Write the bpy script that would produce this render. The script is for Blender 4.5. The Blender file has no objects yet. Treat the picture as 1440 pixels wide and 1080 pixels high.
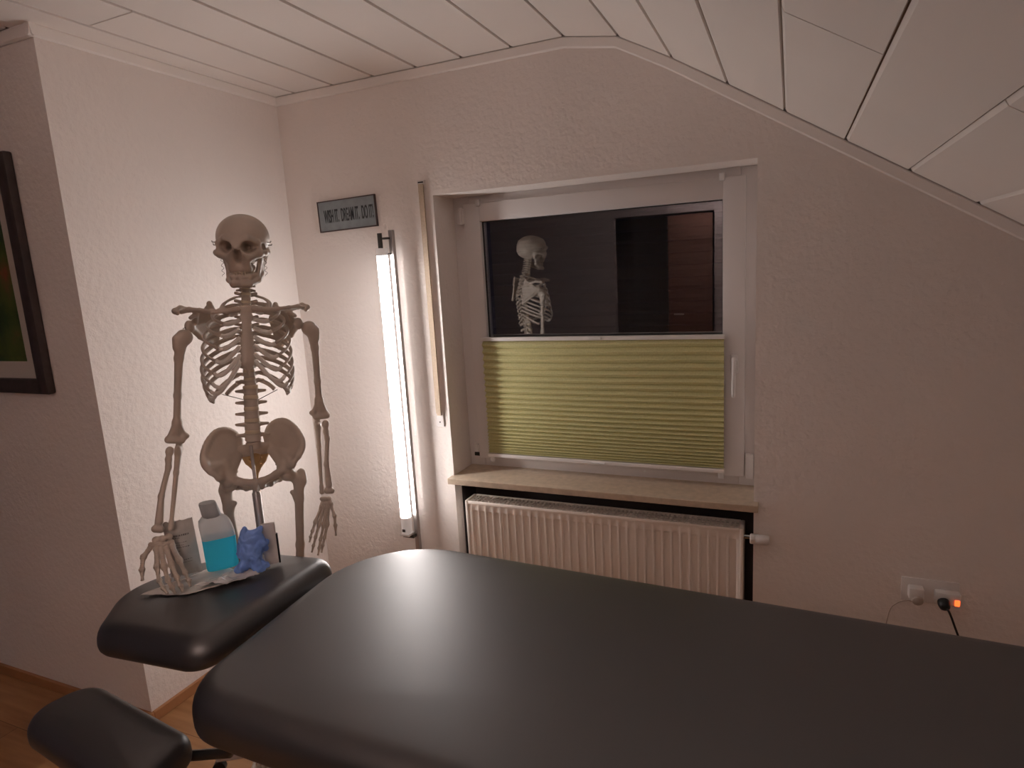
import bpy, bmesh, math, random
import numpy as np
from mathutils import Vector, Matrix, Euler, noise as mnoise

random.seed(7)
rng = np.random.default_rng(7)
scene = bpy.context.scene
COL = scene.collection

# ------------------------------------------------------------------ camera
YAW, PIT, ROL, FPX = 0.41803649, 0.17653442, -0.05748479, 891.37
f_ = Vector((-math.sin(YAW) * math.cos(PIT), math.cos(YAW) * math.cos(PIT), -math.sin(PIT)))
r_ = Vector((math.cos(YAW), math.sin(YAW), 0))
u_ = r_.cross(f_)
cr, sr = math.cos(ROL), math.sin(ROL)
R_ = cr * r_ + sr * u_
U_ = -sr * r_ + cr * u_
cam_d = bpy.data.cameras.new('camera')
cam = bpy.data.objects.new('camera', cam_d)
COL.objects.link(cam)
cam_d.sensor_width = 36.0
cam_d.lens = FPX / 1440 * 36.0
cam_d.clip_start = 0.02
m3 = Matrix((R_, U_, -f_)).transposed()
cam.matrix_world = Matrix.Translation((0, 0, 1.5)) @ m3.to_4x4()
scene.camera = cam

# ------------------------------------------------------------------ world, exposure
w = bpy.data.worlds.new('night')
scene.world = w
w.use_nodes = True
w.node_tree.nodes['Background'].inputs[0].default_value = (0.01, 0.013, 0.03, 1)
w.node_tree.nodes['Background'].inputs[1].default_value = 0.3
vs = scene.view_settings
vs.view_transform = 'Standard'
vs.look = 'None'
vs.exposure = 0.33
vs.gamma = 1.0
vs.use_curve_mapping = False
scene.cycles.diffuse_bounces = 8
scene.cycles.max_bounces = 12
TUBE_STRENGTH = 31.0
TUBE_COLOR = (1.0, 0.93, 0.90)
FILL_STRENGTH = 92.0  # added fill light behind the camera
FILL_COLOR = (1.0, 0.78, 0.71)

FLOOR_Z = -0.04
DW = 2.335          # window wall plane
XL = -2.098         # short left wall plane
YE = 1.335          # its free end

# ------------------------------------------------------------------ materials
def mat(name, color, rough=0.6, spec=0.5, metal=0.0, noise=None, bump=None, emit=None, trans=0.0, sss=0.0):
    m = bpy.data.materials.new(name)
    m.use_nodes = True
    nt = m.node_tree
    b = nt.nodes['Principled BSDF']
    b.inputs['Base Color'].default_value = (*color, 1)
    b.inputs['Roughness'].default_value = rough
    b.inputs['Specular IOR Level'].default_value = spec
    b.inputs['Metallic'].default_value = metal
    b.inputs['Transmission Weight'].default_value = trans
    if sss:
        b.inputs['Subsurface Weight'].default_value = sss
        b.inputs['Subsurface Radius'].default_value = (0.02, 0.012, 0.006)
    if emit:
        b.inputs['Emission Color'].default_value = (*emit[0], 1)
        b.inputs['Emission Strength'].default_value = emit[1]
    tc = nt.nodes.new('ShaderNodeTexCoord')
    if noise:   # (scale, amount, detail)
        n = nt.nodes.new('ShaderNodeTexNoise')
        n.inputs['Scale'].default_value = noise[0]
        n.inputs['Detail'].default_value = noise[2] if len(noise) > 2 else 4
        nt.links.new(tc.outputs['Object'], n.inputs['Vector'])
        rp = nt.nodes.new('ShaderNodeValToRGB')
        a = noise[1]
        rp.color_ramp.elements[0].position = 0.3
        rp.color_ramp.elements[1].position = 0.7
        rp.color_ramp.elements[0].color = (*[c * (1 - a) for c in color], 1)
        rp.color_ramp.elements[1].color = (*[min(1, c * (1 + a)) for c in color], 1)
        nt.links.new(n.outputs['Fac'], rp.inputs['Fac'])
        nt.links.new(rp.outputs['Color'], b.inputs['Base Color'])
    if bump:    # (scale, strength, distance)
        n2 = nt.nodes.new('ShaderNodeTexNoise')
        n2.inputs['Scale'].default_value = bump[0]
        n2.inputs['Detail'].default_value = 5
        n2.inputs['Roughness'].default_value = 0.55
        nt.links.new(tc.outputs['Object'], n2.inputs['Vector'])
        bm_ = nt.nodes.new('ShaderNodeBump')
        bm_.inputs['Strength'].default_value = bump[1]
        bm_.inputs['Distance'].default_value = bump[2]
        nt.links.new(n2.outputs['Fac'], bm_.inputs['Height'])
        nt.links.new(bm_.outputs['Normal'], b.inputs['Normal'])
    return m

M = {}
M['wall'] = mat('plaster_wall', (0.85, 0.795, 0.76), 0.9, 0.2, noise=(3, 0.02), bump=(48, 0.8, 0.005))
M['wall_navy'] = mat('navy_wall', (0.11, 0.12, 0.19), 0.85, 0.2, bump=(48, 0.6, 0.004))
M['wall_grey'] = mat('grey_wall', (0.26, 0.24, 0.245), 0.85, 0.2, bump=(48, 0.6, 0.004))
M['board'] = mat('ceiling_board_white', (0.88, 0.835, 0.80), 0.55, 0.35, noise=(2, 0.02))
M['trim'] = mat('trim_white', (0.88, 0.835, 0.80), 0.5, 0.4)
M['groove'] = mat('groove_brown', (0.30, 0.22, 0.17), 0.8, 0.1)
M['pvc'] = mat('window_pvc_white', (0.72, 0.69, 0.68), 0.35, 0.5)
M['gasket'] = mat('black_gasket', (0.01, 0.01, 0.01), 0.6)
M['sill'] = mat('sill_stone', (0.52, 0.42, 0.32), 0.35, 0.5, noise=(40, 0.12, 8))
M['radiator'] = mat('radiator_enamel', (0.84, 0.77, 0.70), 0.32, 0.5)
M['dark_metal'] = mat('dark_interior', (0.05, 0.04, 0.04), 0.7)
M['white_plastic'] = mat('white_plastic', (0.75, 0.72, 0.70), 0.35)
M['tan_belt'] = mat('belt_tan', (0.52, 0.42, 0.32), 0.85, 0.2, noise=(120, 0.08))
M['alu'] = mat('brushed_aluminium', (0.45, 0.42, 0.41), 0.38, 0.5, metal=0.8)
M['steel'] = mat('dark_steel', (0.08, 0.075, 0.07), 0.35, 0.5, metal=0.7)
M['chrome'] = mat('chrome', (0.6, 0.6, 0.6), 0.15, 0.5, metal=1.0)
M['leather'] = mat('black_vinyl', (0.026, 0.024, 0.026), 0.41, 1.0, bump=(900, 0.12, 0.0006))
M['leather'].node_tree.nodes['Principled BSDF'].inputs['IOR'].default_value = 1.65
M['bone'] = mat('bone_plastic', (0.52, 0.44, 0.37), 0.42, 0.5, noise=(18, 0.07, 5), sss=0.0)
M['bone_backlit'] = mat('bone_backlit', (0.55, 0.36, 0.17), 0.42, 0.5, noise=(20, 0.1))  # amber glow of backlight through the plastic, painted into the base colour
M['cartilage'] = mat('cartilage_plastic', (0.78, 0.74, 0.68), 0.45, 0.5)
M['disc'] = mat('disc_plastic', (0.66, 0.56, 0.42), 0.5, 0.4)
M['teeth'] = mat('teeth_plastic', (0.56, 0.48, 0.38), 0.35)
M['wire'] = mat('thin_wire', (0.25, 0.22, 0.2), 0.4, metal=0.6)
M['sign'] = mat('sign_blue_grey', (0.27, 0.31, 0.33), 0.6, 0.3, noise=(25, 0.12))
M['sign_edge'] = mat('sign_dark_edge', (0.07, 0.045, 0.045), 0.5)
M['ink'] = mat('dark_ink', (0.05, 0.055, 0.06), 0.7)
M['frame_wood'] = mat('dark_frame_wood', (0.055, 0.042, 0.04), 0.5, 0.4, noise=(30, 0.2))
M['passepartout'] = mat('passepartout', (0.55, 0.50, 0.45), 0.8)
M['black_plastic'] = mat('black_plastic', (0.012, 0.012, 0.012), 0.4)
M['cord_white'] = mat('cord_beige', (0.45, 0.38, 0.33), 0.5)
M['led'] = mat('red_led', (0.9, 0.1, 0.02), 0.4, emit=((1.0, 0.10, 0.02), 2.2))
M['paper'] = mat('paper_white', (0.66, 0.62, 0.58), 0.8, 0.3, noise=(30, 0.06))
M['wrapper'] = mat('plastic_wrapper', (0.62, 0.60, 0.58), 0.18, 0.6, noise=(18, 0.12))
M['pouch'] = mat('grey_pouch', (0.50, 0.47, 0.44), 0.45, 0.5, noise=(25, 0.12))
M['print'] = mat('faded_print', (0.17, 0.16, 0.15), 0.6)
M['glove'] = mat('blue_nitrile', (0.20, 0.36, 0.85), 0.42, 0.5, noise=(30, 0.12), bump=(140, 0.3, 0.002))
M['shutter'] = mat('shutter_dark', (0.008, 0.008, 0.010), 0.75, 0.2)
M['rail'] = mat('blind_rail', (0.74, 0.71, 0.69), 0.35)
M['bracket'] = mat('clear_bracket', (0.75, 0.74, 0.73), 0.15)
M['door_brown'] = mat('brown_door', (0.12, 0.06, 0.045), 0.6)
M['dark_hall'] = mat('dark_hall', (0.35, 0.33, 0.33), 0.9)
M['blind'] = mat('green_pleated_fabric', (0.60, 0.575, 0.31), 0.85, 0.2, noise=(160, 0.08))


def wood_floor():
    m = bpy.data.materials.new('laminate_floor')
    m.use_nodes = True
    nt = m.node_tree
    b = nt.nodes['Principled BSDF']
    tc = nt.nodes.new('ShaderNodeTexCoord')
    mp = nt.nodes.new('ShaderNodeMapping')
    mp.inputs['Scale'].default_value = (1.2, 14, 1)
    nt.links.new(tc.outputs['Object'], mp.inputs['Vector'])
    n = nt.nodes.new('ShaderNodeTexNoise')
    n.inputs['Scale'].default_value = 2.2
    n.inputs['Detail'].default_value = 8
    nt.links.new(mp.outputs['Vector'], n.inputs['Vector'])
    rp = nt.nodes.new('ShaderNodeValToRGB')
    rp.color_ramp.elements[0].position = 0.3
    rp.color_ramp.elements[1].position = 0.75
    rp.color_ramp.elements[0].color = (0.33, 0.155, 0.062, 1)
    rp.color_ramp.elements[1].color = (0.52, 0.285, 0.13, 1)
    nt.links.new(n.outputs['Fac'], rp.inputs['Fac'])
    br = nt.nodes.new('ShaderNodeTexBrick')
    br.inputs['Color1'].default_value = (1, 1, 1, 1)
    br.inputs['Color2'].default_value = (0.86, 0.84, 0.82, 1)
    br.inputs['Mortar'].default_value = (0.45, 0.4, 0.35, 1)
    br.inputs['Scale'].default_value = 1.0
    br.inputs['Mortar Size'].default_value = 0.0015
    br.inputs['Brick Width'].default_value = 1.28
    br.inputs['Row Height'].default_value = 0.19
    nt.links.new(tc.outputs['Object'], br.inputs['Vector'])
    mx = nt.nodes.new('ShaderNodeMix')
    mx.data_type = 'RGBA'
    mx.blend_type = 'MULTIPLY'
    mx.inputs[0].default_value = 1.0
    nt.links.new(rp.outputs['Color'], mx.inputs[6])
    nt.links.new(br.outputs['Color'], mx.inputs[7])
    nt.links.new(mx.outputs[2], b.inputs['Base Color'])
    b.inputs['Roughness'].default_value = 0.42
    return m


M['floor'] = wood_floor()
M['baseboard'] = mat('baseboard_wood', (0.42, 0.20, 0.09), 0.45, noise=(6, 0.12))


def glass_mat():
    m = bpy.data.materials.new('window_glass')
    m.use_nodes = True
    nt = m.node_tree
    nt.nodes.clear()
    out = nt.nodes.new('ShaderNodeOutputMaterial')
    gl = nt.nodes.new('ShaderNodeBsdfGlossy')
    gl.inputs['Roughness'].default_value = 0.004
    gl.inputs['Color'].default_value = (0.95, 0.97, 1.0, 1)
    tr = nt.nodes.new('ShaderNodeBsdfTransparent')
    tr.inputs['Color'].default_value = (0.8, 0.82, 0.85, 1)
    fr = nt.nodes.new('ShaderNodeFresnel')
    geo = nt.nodes.new('ShaderNodeNewGeometry')     # coated pane: the room side reflects
    io = nt.nodes.new('ShaderNodeMix')
    io.inputs[2].default_value = 3.4
    io.inputs[3].default_value = 1.02
    nt.links.new(geo.outputs['Backfacing'], io.inputs[0])
    nt.links.new(io.outputs[0], fr.inputs['IOR'])
    mx = nt.nodes.new('ShaderNodeMixShader')
    nt.links.new(fr.outputs[0], mx.inputs[0])
    nt.links.new(tr.outputs[0], mx.inputs[1])
    nt.links.new(gl.outputs[0], mx.inputs[2])
    nt.links.new(mx.outputs[0], out.inputs[0])
    return m


M['glass'] = glass_mat()


def translucent(name, col, tcol, clear, rough=0.3):
    m = bpy.data.materials.new(name)
    m.use_nodes = True
    nt = m.node_tree
    b = nt.nodes['Principled BSDF']
    out = nt.nodes['Material Output']
    b.inputs['Base Color'].default_value = (*col, 1)
    b.inputs['Roughness'].default_value = rough
    tl = nt.nodes.new('ShaderNodeBsdfTranslucent')
    tl.inputs['Color'].default_value = (*tcol, 1)
    tp = nt.nodes.new('ShaderNodeBsdfTransparent')
    tp.inputs['Color'].default_value = (0.95, 0.95, 0.95, 1)
    a = nt.nodes.new('ShaderNodeMixShader')
    a.inputs[0].default_value = 0.5
    nt.links.new(b.outputs[0], a.inputs[1])
    nt.links.new(tl.outputs[0], a.inputs[2])
    c = nt.nodes.new('ShaderNodeMixShader')
    c.inputs[0].default_value = clear
    nt.links.new(a.outputs[0], c.inputs[1])
    nt.links.new(tp.outputs[0], c.inputs[2])
    nt.links.new(c.outputs[0], out.inputs[0])
    return m


M['bottle'] = translucent('milky_bottle', (0.72, 0.72, 0.72), (0.8, 0.8, 0.8), 0.30)
M['liquid'] = translucent('blue_liquid', (0.10, 0.74, 1.0), (0.12, 0.9, 1.0), 0.0, 0.25)
M['cap'] = translucent('milky_cap', (0.50, 0.50, 0.51), (0.6, 0.6, 0.6), 0.15)


def art_mat():
    m = bpy.data.materials.new('green_print')
    m.use_nodes = True
    nt = m.node_tree
    b = nt.nodes['Principled BSDF']
    tc = nt.nodes.new('ShaderNodeTexCoord')
    n = nt.nodes.new('ShaderNodeTexNoise')
    n.inputs['Scale'].default_value = 6
    n.inputs['Detail'].default_value = 4
    nt.links.new(tc.outputs['Object'], n.inputs['Vector'])
    rp = nt.nodes.new('ShaderNodeValToRGB')
    e = rp.color_ramp.elements
    e[0].position = 0.32
    e[0].color = (0.006, 0.02, 0.008, 1)
    e[1].position = 0.72
    e[1].color = (0.40, 0.05, 0.04, 1)
    for p, c in ((0.45, (0.03, 0.07, 0.015, 1)), (0.56, (0.08, 0.11, 0.02, 1)), (0.64, (0.16, 0.10, 0.03, 1))):
        x = e.new(p)
        x.color = c
    nt.links.new(n.outputs['Fac'], rp.inputs['Fac'])
    nt.links.new(rp.outputs['Color'], b.inputs['Base Color'])
    b.inputs['Roughness'].default_value = 0.5
    return m


M['art'] = art_mat()
M['tube'] = mat('lit_tube', (1, 1, 1), 0.5, emit=(TUBE_COLOR, TUBE_STRENGTH))
M['fill_light'] = mat('fill_diffuser', (1, 1, 1), 0.5, emit=(FILL_COLOR, FILL_STRENGTH))
M['tube_back'] = mat('tube_housing_frosted', (0.85, 0.82, 0.80), 0.5, emit=(TUBE_COLOR, TUBE_STRENGTH * 0.06))
M['tube_end'] = mat('tube_end_frosted', (0.80, 0.76, 0.74), 0.4, emit=(TUBE_COLOR, 0.12))

# ------------------------------------------------------------------ mesh helpers
def mesh_obj(name, verts, faces, material=None, parent=None, smooth=False, loc=None):
    me = bpy.data.meshes.new(name)
    me.from_pydata([tuple(map(float, v)) for v in verts], [], [tuple(int(i) for i in f) for f in faces])
    me.update()
    if smooth:
        me.polygons.foreach_set('use_smooth', [True] * len(me.polygons))
    o = bpy.data.objects.new(name, me)
    COL.objects.link(o)
    if material:
        me.materials.append(M[material])
    if parent:
        o.parent = parent
    if loc:
        o.location = loc
    return o


def inst(name, me, parent=None, loc=(0, 0, 0), rot=None, scale=None, matrix=None):
    o = bpy.data.objects.new(name, me)
    COL.objects.link(o)
    if parent:
        o.parent = parent
    if matrix is not None:
        o.matrix_local = matrix
    else:
        o.location = loc
        if rot:
            o.rotation_euler = rot
        if scale:
            o.scale = scale
    return o


class G:
    def __init__(s):
        s.v = []
        s.f = []

    def add(s, vs_, fs_, mtx=None):
        n = len(s.v)
        for p in vs_:
            p = Vector(p)
            s.v.append(mtx @ p if mtx is not None else p)
        for f in fs_:
            s.f.append([i + n for i in f])
        return s

    def box(s, x0, x1, y0, y1, z0, z1, bev=0.0, mtx=None, seg=2):
        bm = bmesh.new()
        bmesh.ops.create_cube(bm, size=1)
        for v in bm.verts:
            v.co = ((x0 + x1) / 2 + v.co.x * (x1 - x0), (y0 + y1) / 2 + v.co.y * (y1 - y0), (z0 + z1) / 2 + v.co.z * (z1 - z0))
        if bev > 0:
            bmesh.ops.bevel(bm, geom=bm.edges[:], offset=bev, segments=seg, affect='EDGES', profile=0.5)
        bm.verts.index_update()
        s.add([v.co.copy() for v in bm.verts], [[v.index for v in f.verts] for f in bm.faces], mtx)
        bm.free()
        return s

    def tube(s, pts, rad, n=10, cap=True, flat=None, up=(0, 0, 1)):
        """sweep of an ellipse; rad scalar/list; flat=(a,b) multiplies the two axes"""
        pts = [Vector(p) for p in pts]
        if not hasattr(rad, '__len__'):
            rad = [rad] * len(pts)
        base = len(s.v)
        up = Vector(up)
        prev = None
        for i, p in enumerate(pts):
            t = (pts[min(i + 1, len(pts) - 1)] - pts[max(i - 1, 0)]).normalized()
            a = prev if prev is not None else (up if abs(up.dot(t)) < 0.95 else Vector((1, 0, 0)))
            a = (a - t * a.dot(t)).normalized()
            prev = a
            b = t.cross(a)
            fa, fb = flat or (1, 1)
            for k in range(n):
                th = 2 * math.pi * k / n
                s.v.append(p + a * (math.cos(th) * rad[i] * fa) + b * (math.sin(th) * rad[i] * fb))
        for i in range(len(pts) - 1):
            for k in range(n):
                k2 = (k + 1) % n
                s.f.append([base + i * n + k, base + i * n + k2, base + (i + 1) * n + k2, base + (i + 1) * n + k])
        if cap:
            s.f.append([base + k for k in range(n)][::-1])
            s.f.append([base + (len(pts) - 1) * n + k for k in range(n)])
        return s

    def lathe(s, prof, n=24, mtx=None):
        vs_, fs_ = [], []
        for r, z in prof:
            for k in range(n):
                a = 2 * math.pi * k / n
                vs_.append((r * math.cos(a), r * math.sin(a), z))
        for i in range(len(prof) - 1):
            for k in range(n):
                k2 = (k + 1) % n
                fs_.append([i * n + k, i * n + k2, (i + 1) * n + k2, (i + 1) * n + k])
        fs_.append(list(range(n))[::-1])
        fs_.append([(len(prof) - 1) * n + k for k in range(n)])
        return s.add(vs_, fs_, mtx)

    def prism(s, poly, axis, a, b):
        """poly in the two other axes, extruded along axis from a to b"""
        n = len(poly)

        def mk(p, t):
            return {'x': (t, p[0], p[1]), 'y': (p[0], t, p[1]), 'z': (p[0], p[1], t)}[axis]
        vs_ = [mk(p, a) for p in poly] + [mk(p, b) for p in poly]
        fs_ = [list(range(n))[::-1], list(range(n, 2 * n))] + [[i, (i + 1) % n, n + (i + 1) % n, n + i] for i in range(n)]
        return s.add(vs_, fs_)

    def build(s, name, material, parent=None, smooth=False, loc=None, fix=False, auto=None):
        o = mesh_obj(name, s.v, s.f, material, parent, smooth, loc)
        if fix:
            bm = bmesh.new()
            bm.from_mesh(o.data)
            bmesh.ops.recalc_face_normals(bm, faces=bm.faces[:])
            bm.to_mesh(o.data)
            bm.free()
        if auto:
            o.data.polygons.foreach_set('use_smooth', [True] * len(o.data.polygons))
            o.data.set_sharp_from_angle(angle=math.radians(auto))
        return o


def empty(name, loc=(0, 0, 0), rz=0.0, parent=None):
    o = bpy.data.objects.new(name, None)
    COL.objects.link(o)
    o.location = loc
    o.rotation_euler = (0, 0, rz)
    o.empty_display_size = 0.05
    if parent:
        o.parent = parent
    return o


def tag(o, label, cat, group=None):
    o['label'] = label
    o['category'] = cat
    if group:
        o['group'] = group
    return o


def struct(o, label=None, cat=None):
    o['kind'] = 'structure'
    if label:
        o['label'] = label
    if cat:
        o['category'] = cat
    return o


def catmull(pts, n=8, closed=False):
    pts = [Vector(p) for p in pts]
    out = []
    N = len(pts)
    segs = N if closed else N - 1
    for i in range(segs):
        p0 = pts[(i - 1) % N] if closed or i > 0 else pts[0] * 2 - pts[1]
        p1 = pts[i]
        p2 = pts[(i + 1) % N]
        p3 = pts[(i + 2) % N] if closed or i + 2 < N else pts[-1] * 2 - pts[-2]
        for k in range(n):
            t = k / n
            out.append(0.5 * ((2 * p1) + (p2 - p0) * t + (2 * p0 - 5 * p1 + 4 * p2 - p3) * t * t + (3 * p1 - p0 - 3 * p2 + p3) * t ** 3))
    if not closed:
        out.append(pts[-1])
    return out


# ------------------------------------------------------------------ room shell
XR, YB, XF = 1.45, -1.7, -3.15
g = G().box(XF - .1, XR + .1, YB - 1.2, DW + .3, FLOOR_Z - .1, FLOOR_Z)
struct(g.build('floor', 'floor'), 'orange brown wood laminate floor under the treatment table', 'floor')

g = G()
g.box(XL - .02, -1.341, DW, DW + .30, FLOOR_Z, 2.36)
g.box(-0.107, XR + .1, DW, DW + .30, FLOOR_Z, 2.36)
g.box(-1.341, -0.107, DW, DW + .30, 1.82, 2.36)
g.box(-1.341, -0.107, DW + .20, DW + .30, FLOOR_Z, .60)
struct(g.build('wall_back', 'wall'), 'white textured plaster wall with the window and radiator niche', 'wall')
g = G().box(XF - .1, XL, YE, DW + .30, FLOOR_Z, 2.303)
struct(g.build('wall_left', 'wall'), 'white plaster wall block behind the skeleton, with picture on its shaded face', 'wall')
g = G().box(XF - .1, XF, YB - .1, YE, FLOOR_Z, 2.36)
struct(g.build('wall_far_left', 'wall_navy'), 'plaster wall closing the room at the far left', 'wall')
g = G()
g.box(XF, -1.72, YB - .1, YB, FLOOR_Z, 2.36)
g.box(-.70, XR + .1, YB - .1, YB, FLOOR_Z, 2.36)
g.box(-1.72, -.70, YB - .1, YB, 1.98, 2.36)
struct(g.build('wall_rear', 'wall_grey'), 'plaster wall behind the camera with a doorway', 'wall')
g = G().box(-2.2, -.4, YB - 1.2, YB - 1.1, FLOOR_Z, 2.36)
g.box(-2.2, -2.1, YB - 1.1, YB - .1, FLOOR_Z, 2.36)
g.box(-.5, -.4, YB - 1.1, YB - .1, FLOOR_Z, 2.36)
g.box(-2.2, -.4, YB - 1.2, YB - .1, 2.3, 2.36)
struct(g.build('wall_hall', 'dark_hall'), 'dark hallway beyond the rear doorway', 'wall')
g = G().box(-1.338, -.110, DW + .186, DW + .1995, FLOOR_Z, .602)  # dark sheets in place of the shade inside the radiator niche
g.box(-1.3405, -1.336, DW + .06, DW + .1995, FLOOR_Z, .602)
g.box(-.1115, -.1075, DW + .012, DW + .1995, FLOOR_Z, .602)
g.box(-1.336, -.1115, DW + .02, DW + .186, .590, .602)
struct(g.build('trim_4', 'dark_metal'), 'dark sheets added to stand in for shade in the radiator niche', 'trim')
d = empty('door_1', (-0.72, YB - .05, FLOOR_Z))
struct(d, 'brown door leaf standing in the rear doorway, seen reflected in the window', 'door')
G().box(-.44, .0, -.02, .02, 0, 2.0, .003).build('door_leaf', 'door_brown', d)
G().tube([(-.38, .03, 1.0), (-.38, .06, 1.0), (-.28, .06, 1.0)], .009, 8).build('door_handle', 'alu', d)
g = G().box(XR, XR + .1, YB - .1, DW, FLOOR_Z, 1.05)
struct(g.build('wall_right', 'wall'), 'low knee wall under the roof slope', 'wall')

# ------------------------------------------------------------------ ceiling of boards
JO = [(-1.98, 2.305), (-1.776, 2.305), (-1.57, 2.305), (-1.367, 2.305), (-1.164, 2.305), (-.959, 2.305), (-.757, 2.305),
      (-.56, 2.270), (-.382, 2.172), (-.204, 2.062), (-.030, 1.952), (.145, 1.842), (.320, 1.732), (.497, 1.620)]
while JO[-1][0] < XR:
    JO.append((JO[-1][0] + .1755, JO[-1][1] - .1105))
LEFT = [(-2.184 - .204 * i, 2.305) for i in range(6)][::-1]
prof = LEFT + JO
top = [(x, z + .014) for x, z in prof]
g = G()
g.prism([(x + (.02 if i >= len(LEFT) + 7 else 0), z + .05) for i, (x, z) in enumerate(prof)][::-1] + top, 'y', YB - .1, DW + .02)
ceil_o = struct(g.build('ceiling', 'groove', fix=True), 'ceiling of white boards, flat on the left and sloping down on the right', 'ceiling')
cuts = {-1.98: 1.425, -.030: 1.392, .320: 1.375, -1.164: .2, -.56: -.35, .145: .1, .497: .35, -2.184: .6, -1.57: -.6}
for i in range(len(prof) - 1):
    (xa, za), (xb, zb) = prof[i], prof[i + 1]
    yt = DW - .022 if xb > XL + .1 else YE - .022
    e = Vector((xb - xa, 0, zb - za))
    W = e.length
    e.normalize()
    nrm = Vector((e.z, 0, -e.x))           # pointing into the room
    if nrm.z > 0:
        nrm = -nrm
    cs = [(.0025, -.006), (.0125, 0), (W - .0015, 0), (W - .0015, -.012), (.0025, -.012)]
    ys = [yt]
    c = next((v for k, v in cuts.items() if abs(k - xa) < .002), None)
    if c is not None:
        ys += [c + .0028, c - .0028]
    elif i % 3 == 0:
        ys += [-.8, -.803]
    ys.append(YB)
    for k in range(0, len(ys), 2):
        y1, y0 = ys[k], ys[k + 1]
        v = []
        for yy in (y0, y1):
            for s_, d_ in cs:
                v.append(Vector((xa, yy, za)) + e * s_ + nrm * d_)
        n = len(cs)
        f = [list(range(n))[::-1], list(range(n, 2 * n))] + [[q, (q + 1) % n, n + (q + 1) % n, n + q] for q in range(n)]
        b = G().add(v, f).build('ceiling_board', 'board', ceil_o, fix=True)

# ceiling trim: profile swept along each wall
def trim_run(idx, path, inward, label):
    """path points lie in the wall plane at ceiling height; inward: unit vector off the wall"""
    g = G()
    inward = Vector(inward)
    pr = [(0, -.032), (.010, -.034), (.016, -.030), (.020, -.014), (.022, -.004), (.019, .001), (0, .001)]
    n = len(pr)
    base = 0
    P = [Vector(p) for p in path]
    for i, p in enumerate(P):
        t1 = (P[i] - P[i - 1]).normalized() if i > 0 else None
        t2 = (P[i + 1] - P[i]).normalized() if i + 1 < len(P) else None
        t = ((t1 or t2) + (t2 or t1)).normalized()
        up = t.cross(inward)
        if up.z < 0:
            up = -up
        for a, b in pr:
            g.v.append(p + inward * a + up * b)
    for i in range(len(P) - 1):
        for k in range(n):
            k2 = (k + 1) % n
            g.f.append([i * n + k, i * n + k2, (i + 1) * n + k2, (i + 1) * n + k])
    g.f.append(list(range(n)))
    g.f.append([(len(P) - 1) * n + k for k in range(n)])
    return struct(g.build('trim_%d' % idx, 'trim', fix=True, auto=35), label, 'trim')


jz = [(XL, 2.305), (-.757, 2.305), (-.56, 2.270), (-.382, 2.172), (XR, prof[-1][1] + (prof[-1][0] - XR) * .63)]
trim_run(1, [(x, DW, z - .001) for x, z in jz], (0, -1, 0), 'white ceiling moulding along the window wall and roof slope')
trim_run(2, [(XL, YE - .022, 2.304), (XL, DW, 2.304)], (1, 0, 0), 'white ceiling moulding above the skeleton')
trim_run(3, [(XF, YE, 2.304), (XL + .022, YE, 2.304)], (0, -1, 0), 'shaded ceiling moulding above the framed picture')

g = G().box(XL, XL + .014, YE, DW, FLOOR_Z, 0.0, .003)
struct(g.build('baseboard_left', 'baseboard'), 'thin wooden baseboard below the skeleton wall', 'baseboard')
g = G().box(XF, XL + .014, YE - .014, YE, FLOOR_Z, 0.0, .003)
struct(g.build('baseboard_front', 'baseboard'), 'thin wooden baseboard along the shaded picture wall', 'baseboard')
g = G().box(XL + .014, -1.341, DW - .014, DW, FLOOR_Z, 0.0, .003)
struct(g.build('baseboard_back', 'baseboard'), 'thin wooden baseboard under the window wall', 'baseboard')
g = G().box(-.107, XR, DW - .014, DW, FLOOR_Z, 0.0, .003)
struct(g.build('baseboard_right', 'baseboard'), 'thin wooden baseboard below the wall sockets', 'baseboard')

# ------------------------------------------------------------------ window
wroot = empty('window_1', (-.72, DW + .17, .63))
struct(wroot, 'white plastic window with dark night glass set in a deep reveal', 'window')


def wpart(g, name, m, parent=wroot, **k):
    o = g.build(name, m, None, **k)
    o.parent = parent
    lx = Vector((0, 0, 0))
    q = parent
    while q is not None:
        lx += q.location
        q = q.parent
    o.data.transform(Matrix.Translation(-lx))
    return o


YF = DW + .17
fx0, fx1, fz0, fz1 = -1.345, -.100, .628, 1.83
sx0, sx1, sz0, sz1 = -1.287, -.150, .668, 1.789
g = G()
for b in ((fx0, sx0 + .02, fz0, fz1), (sx1 - .02, fx1, fz0, fz1), (sx0 + .02, sx1 - .02, fz0, sz0 + .02), (sx0 + .02, sx1 - .02, sz1 - .02, fz1)):
    g.box(b[0], b[1], YF, YF + .07, b[2], b[3], .003)
wpart(g, 'window_frame', 'pvc', auto=30)
g = G()
WD = .077
gx0, gx1, gz0, gz1 = sx0 + WD, sx1 - WD - .003, sz0 + WD, sz1 - WD
ys0, ys1 = YF - .02, YF + .05
g.box(sx0, gx0, ys0, ys1, sz0, sz1, .005)
g.box(gx1, sx1, ys0, ys1, sz0, sz1, .005)
g.box(gx0 - .002, gx1 + .002, ys0 + .0002, ys1, sz0 + .0003, gz0, .005)
g.box(gx0 - .002, gx1 + .002, ys0 + .0002, ys1, gz1, sz1 - .0003, .005)
sash = wpart(g, 'sash', 'pvc', auto=30)
g = G()
for b in ((gx0, gx0 + .003, gz0, gz1), (gx1 - .003, gx1, gz0, gz1), (gx0, gx1, gz0, gz0 + .003), (gx0, gx1, gz1 - .003, gz1)):
    g.box(b[0], b[1], YF + .001, YF + .0079, b[2], b[3])
wpart(g, 'glazing_gasket', 'gasket')
g = G().box(gx0 - .004, gx1 + .004, YF + .008, YF + .013, gz0 - .004, gz1 + .004)
wpart(g, 'pane', 'glass')
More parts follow.
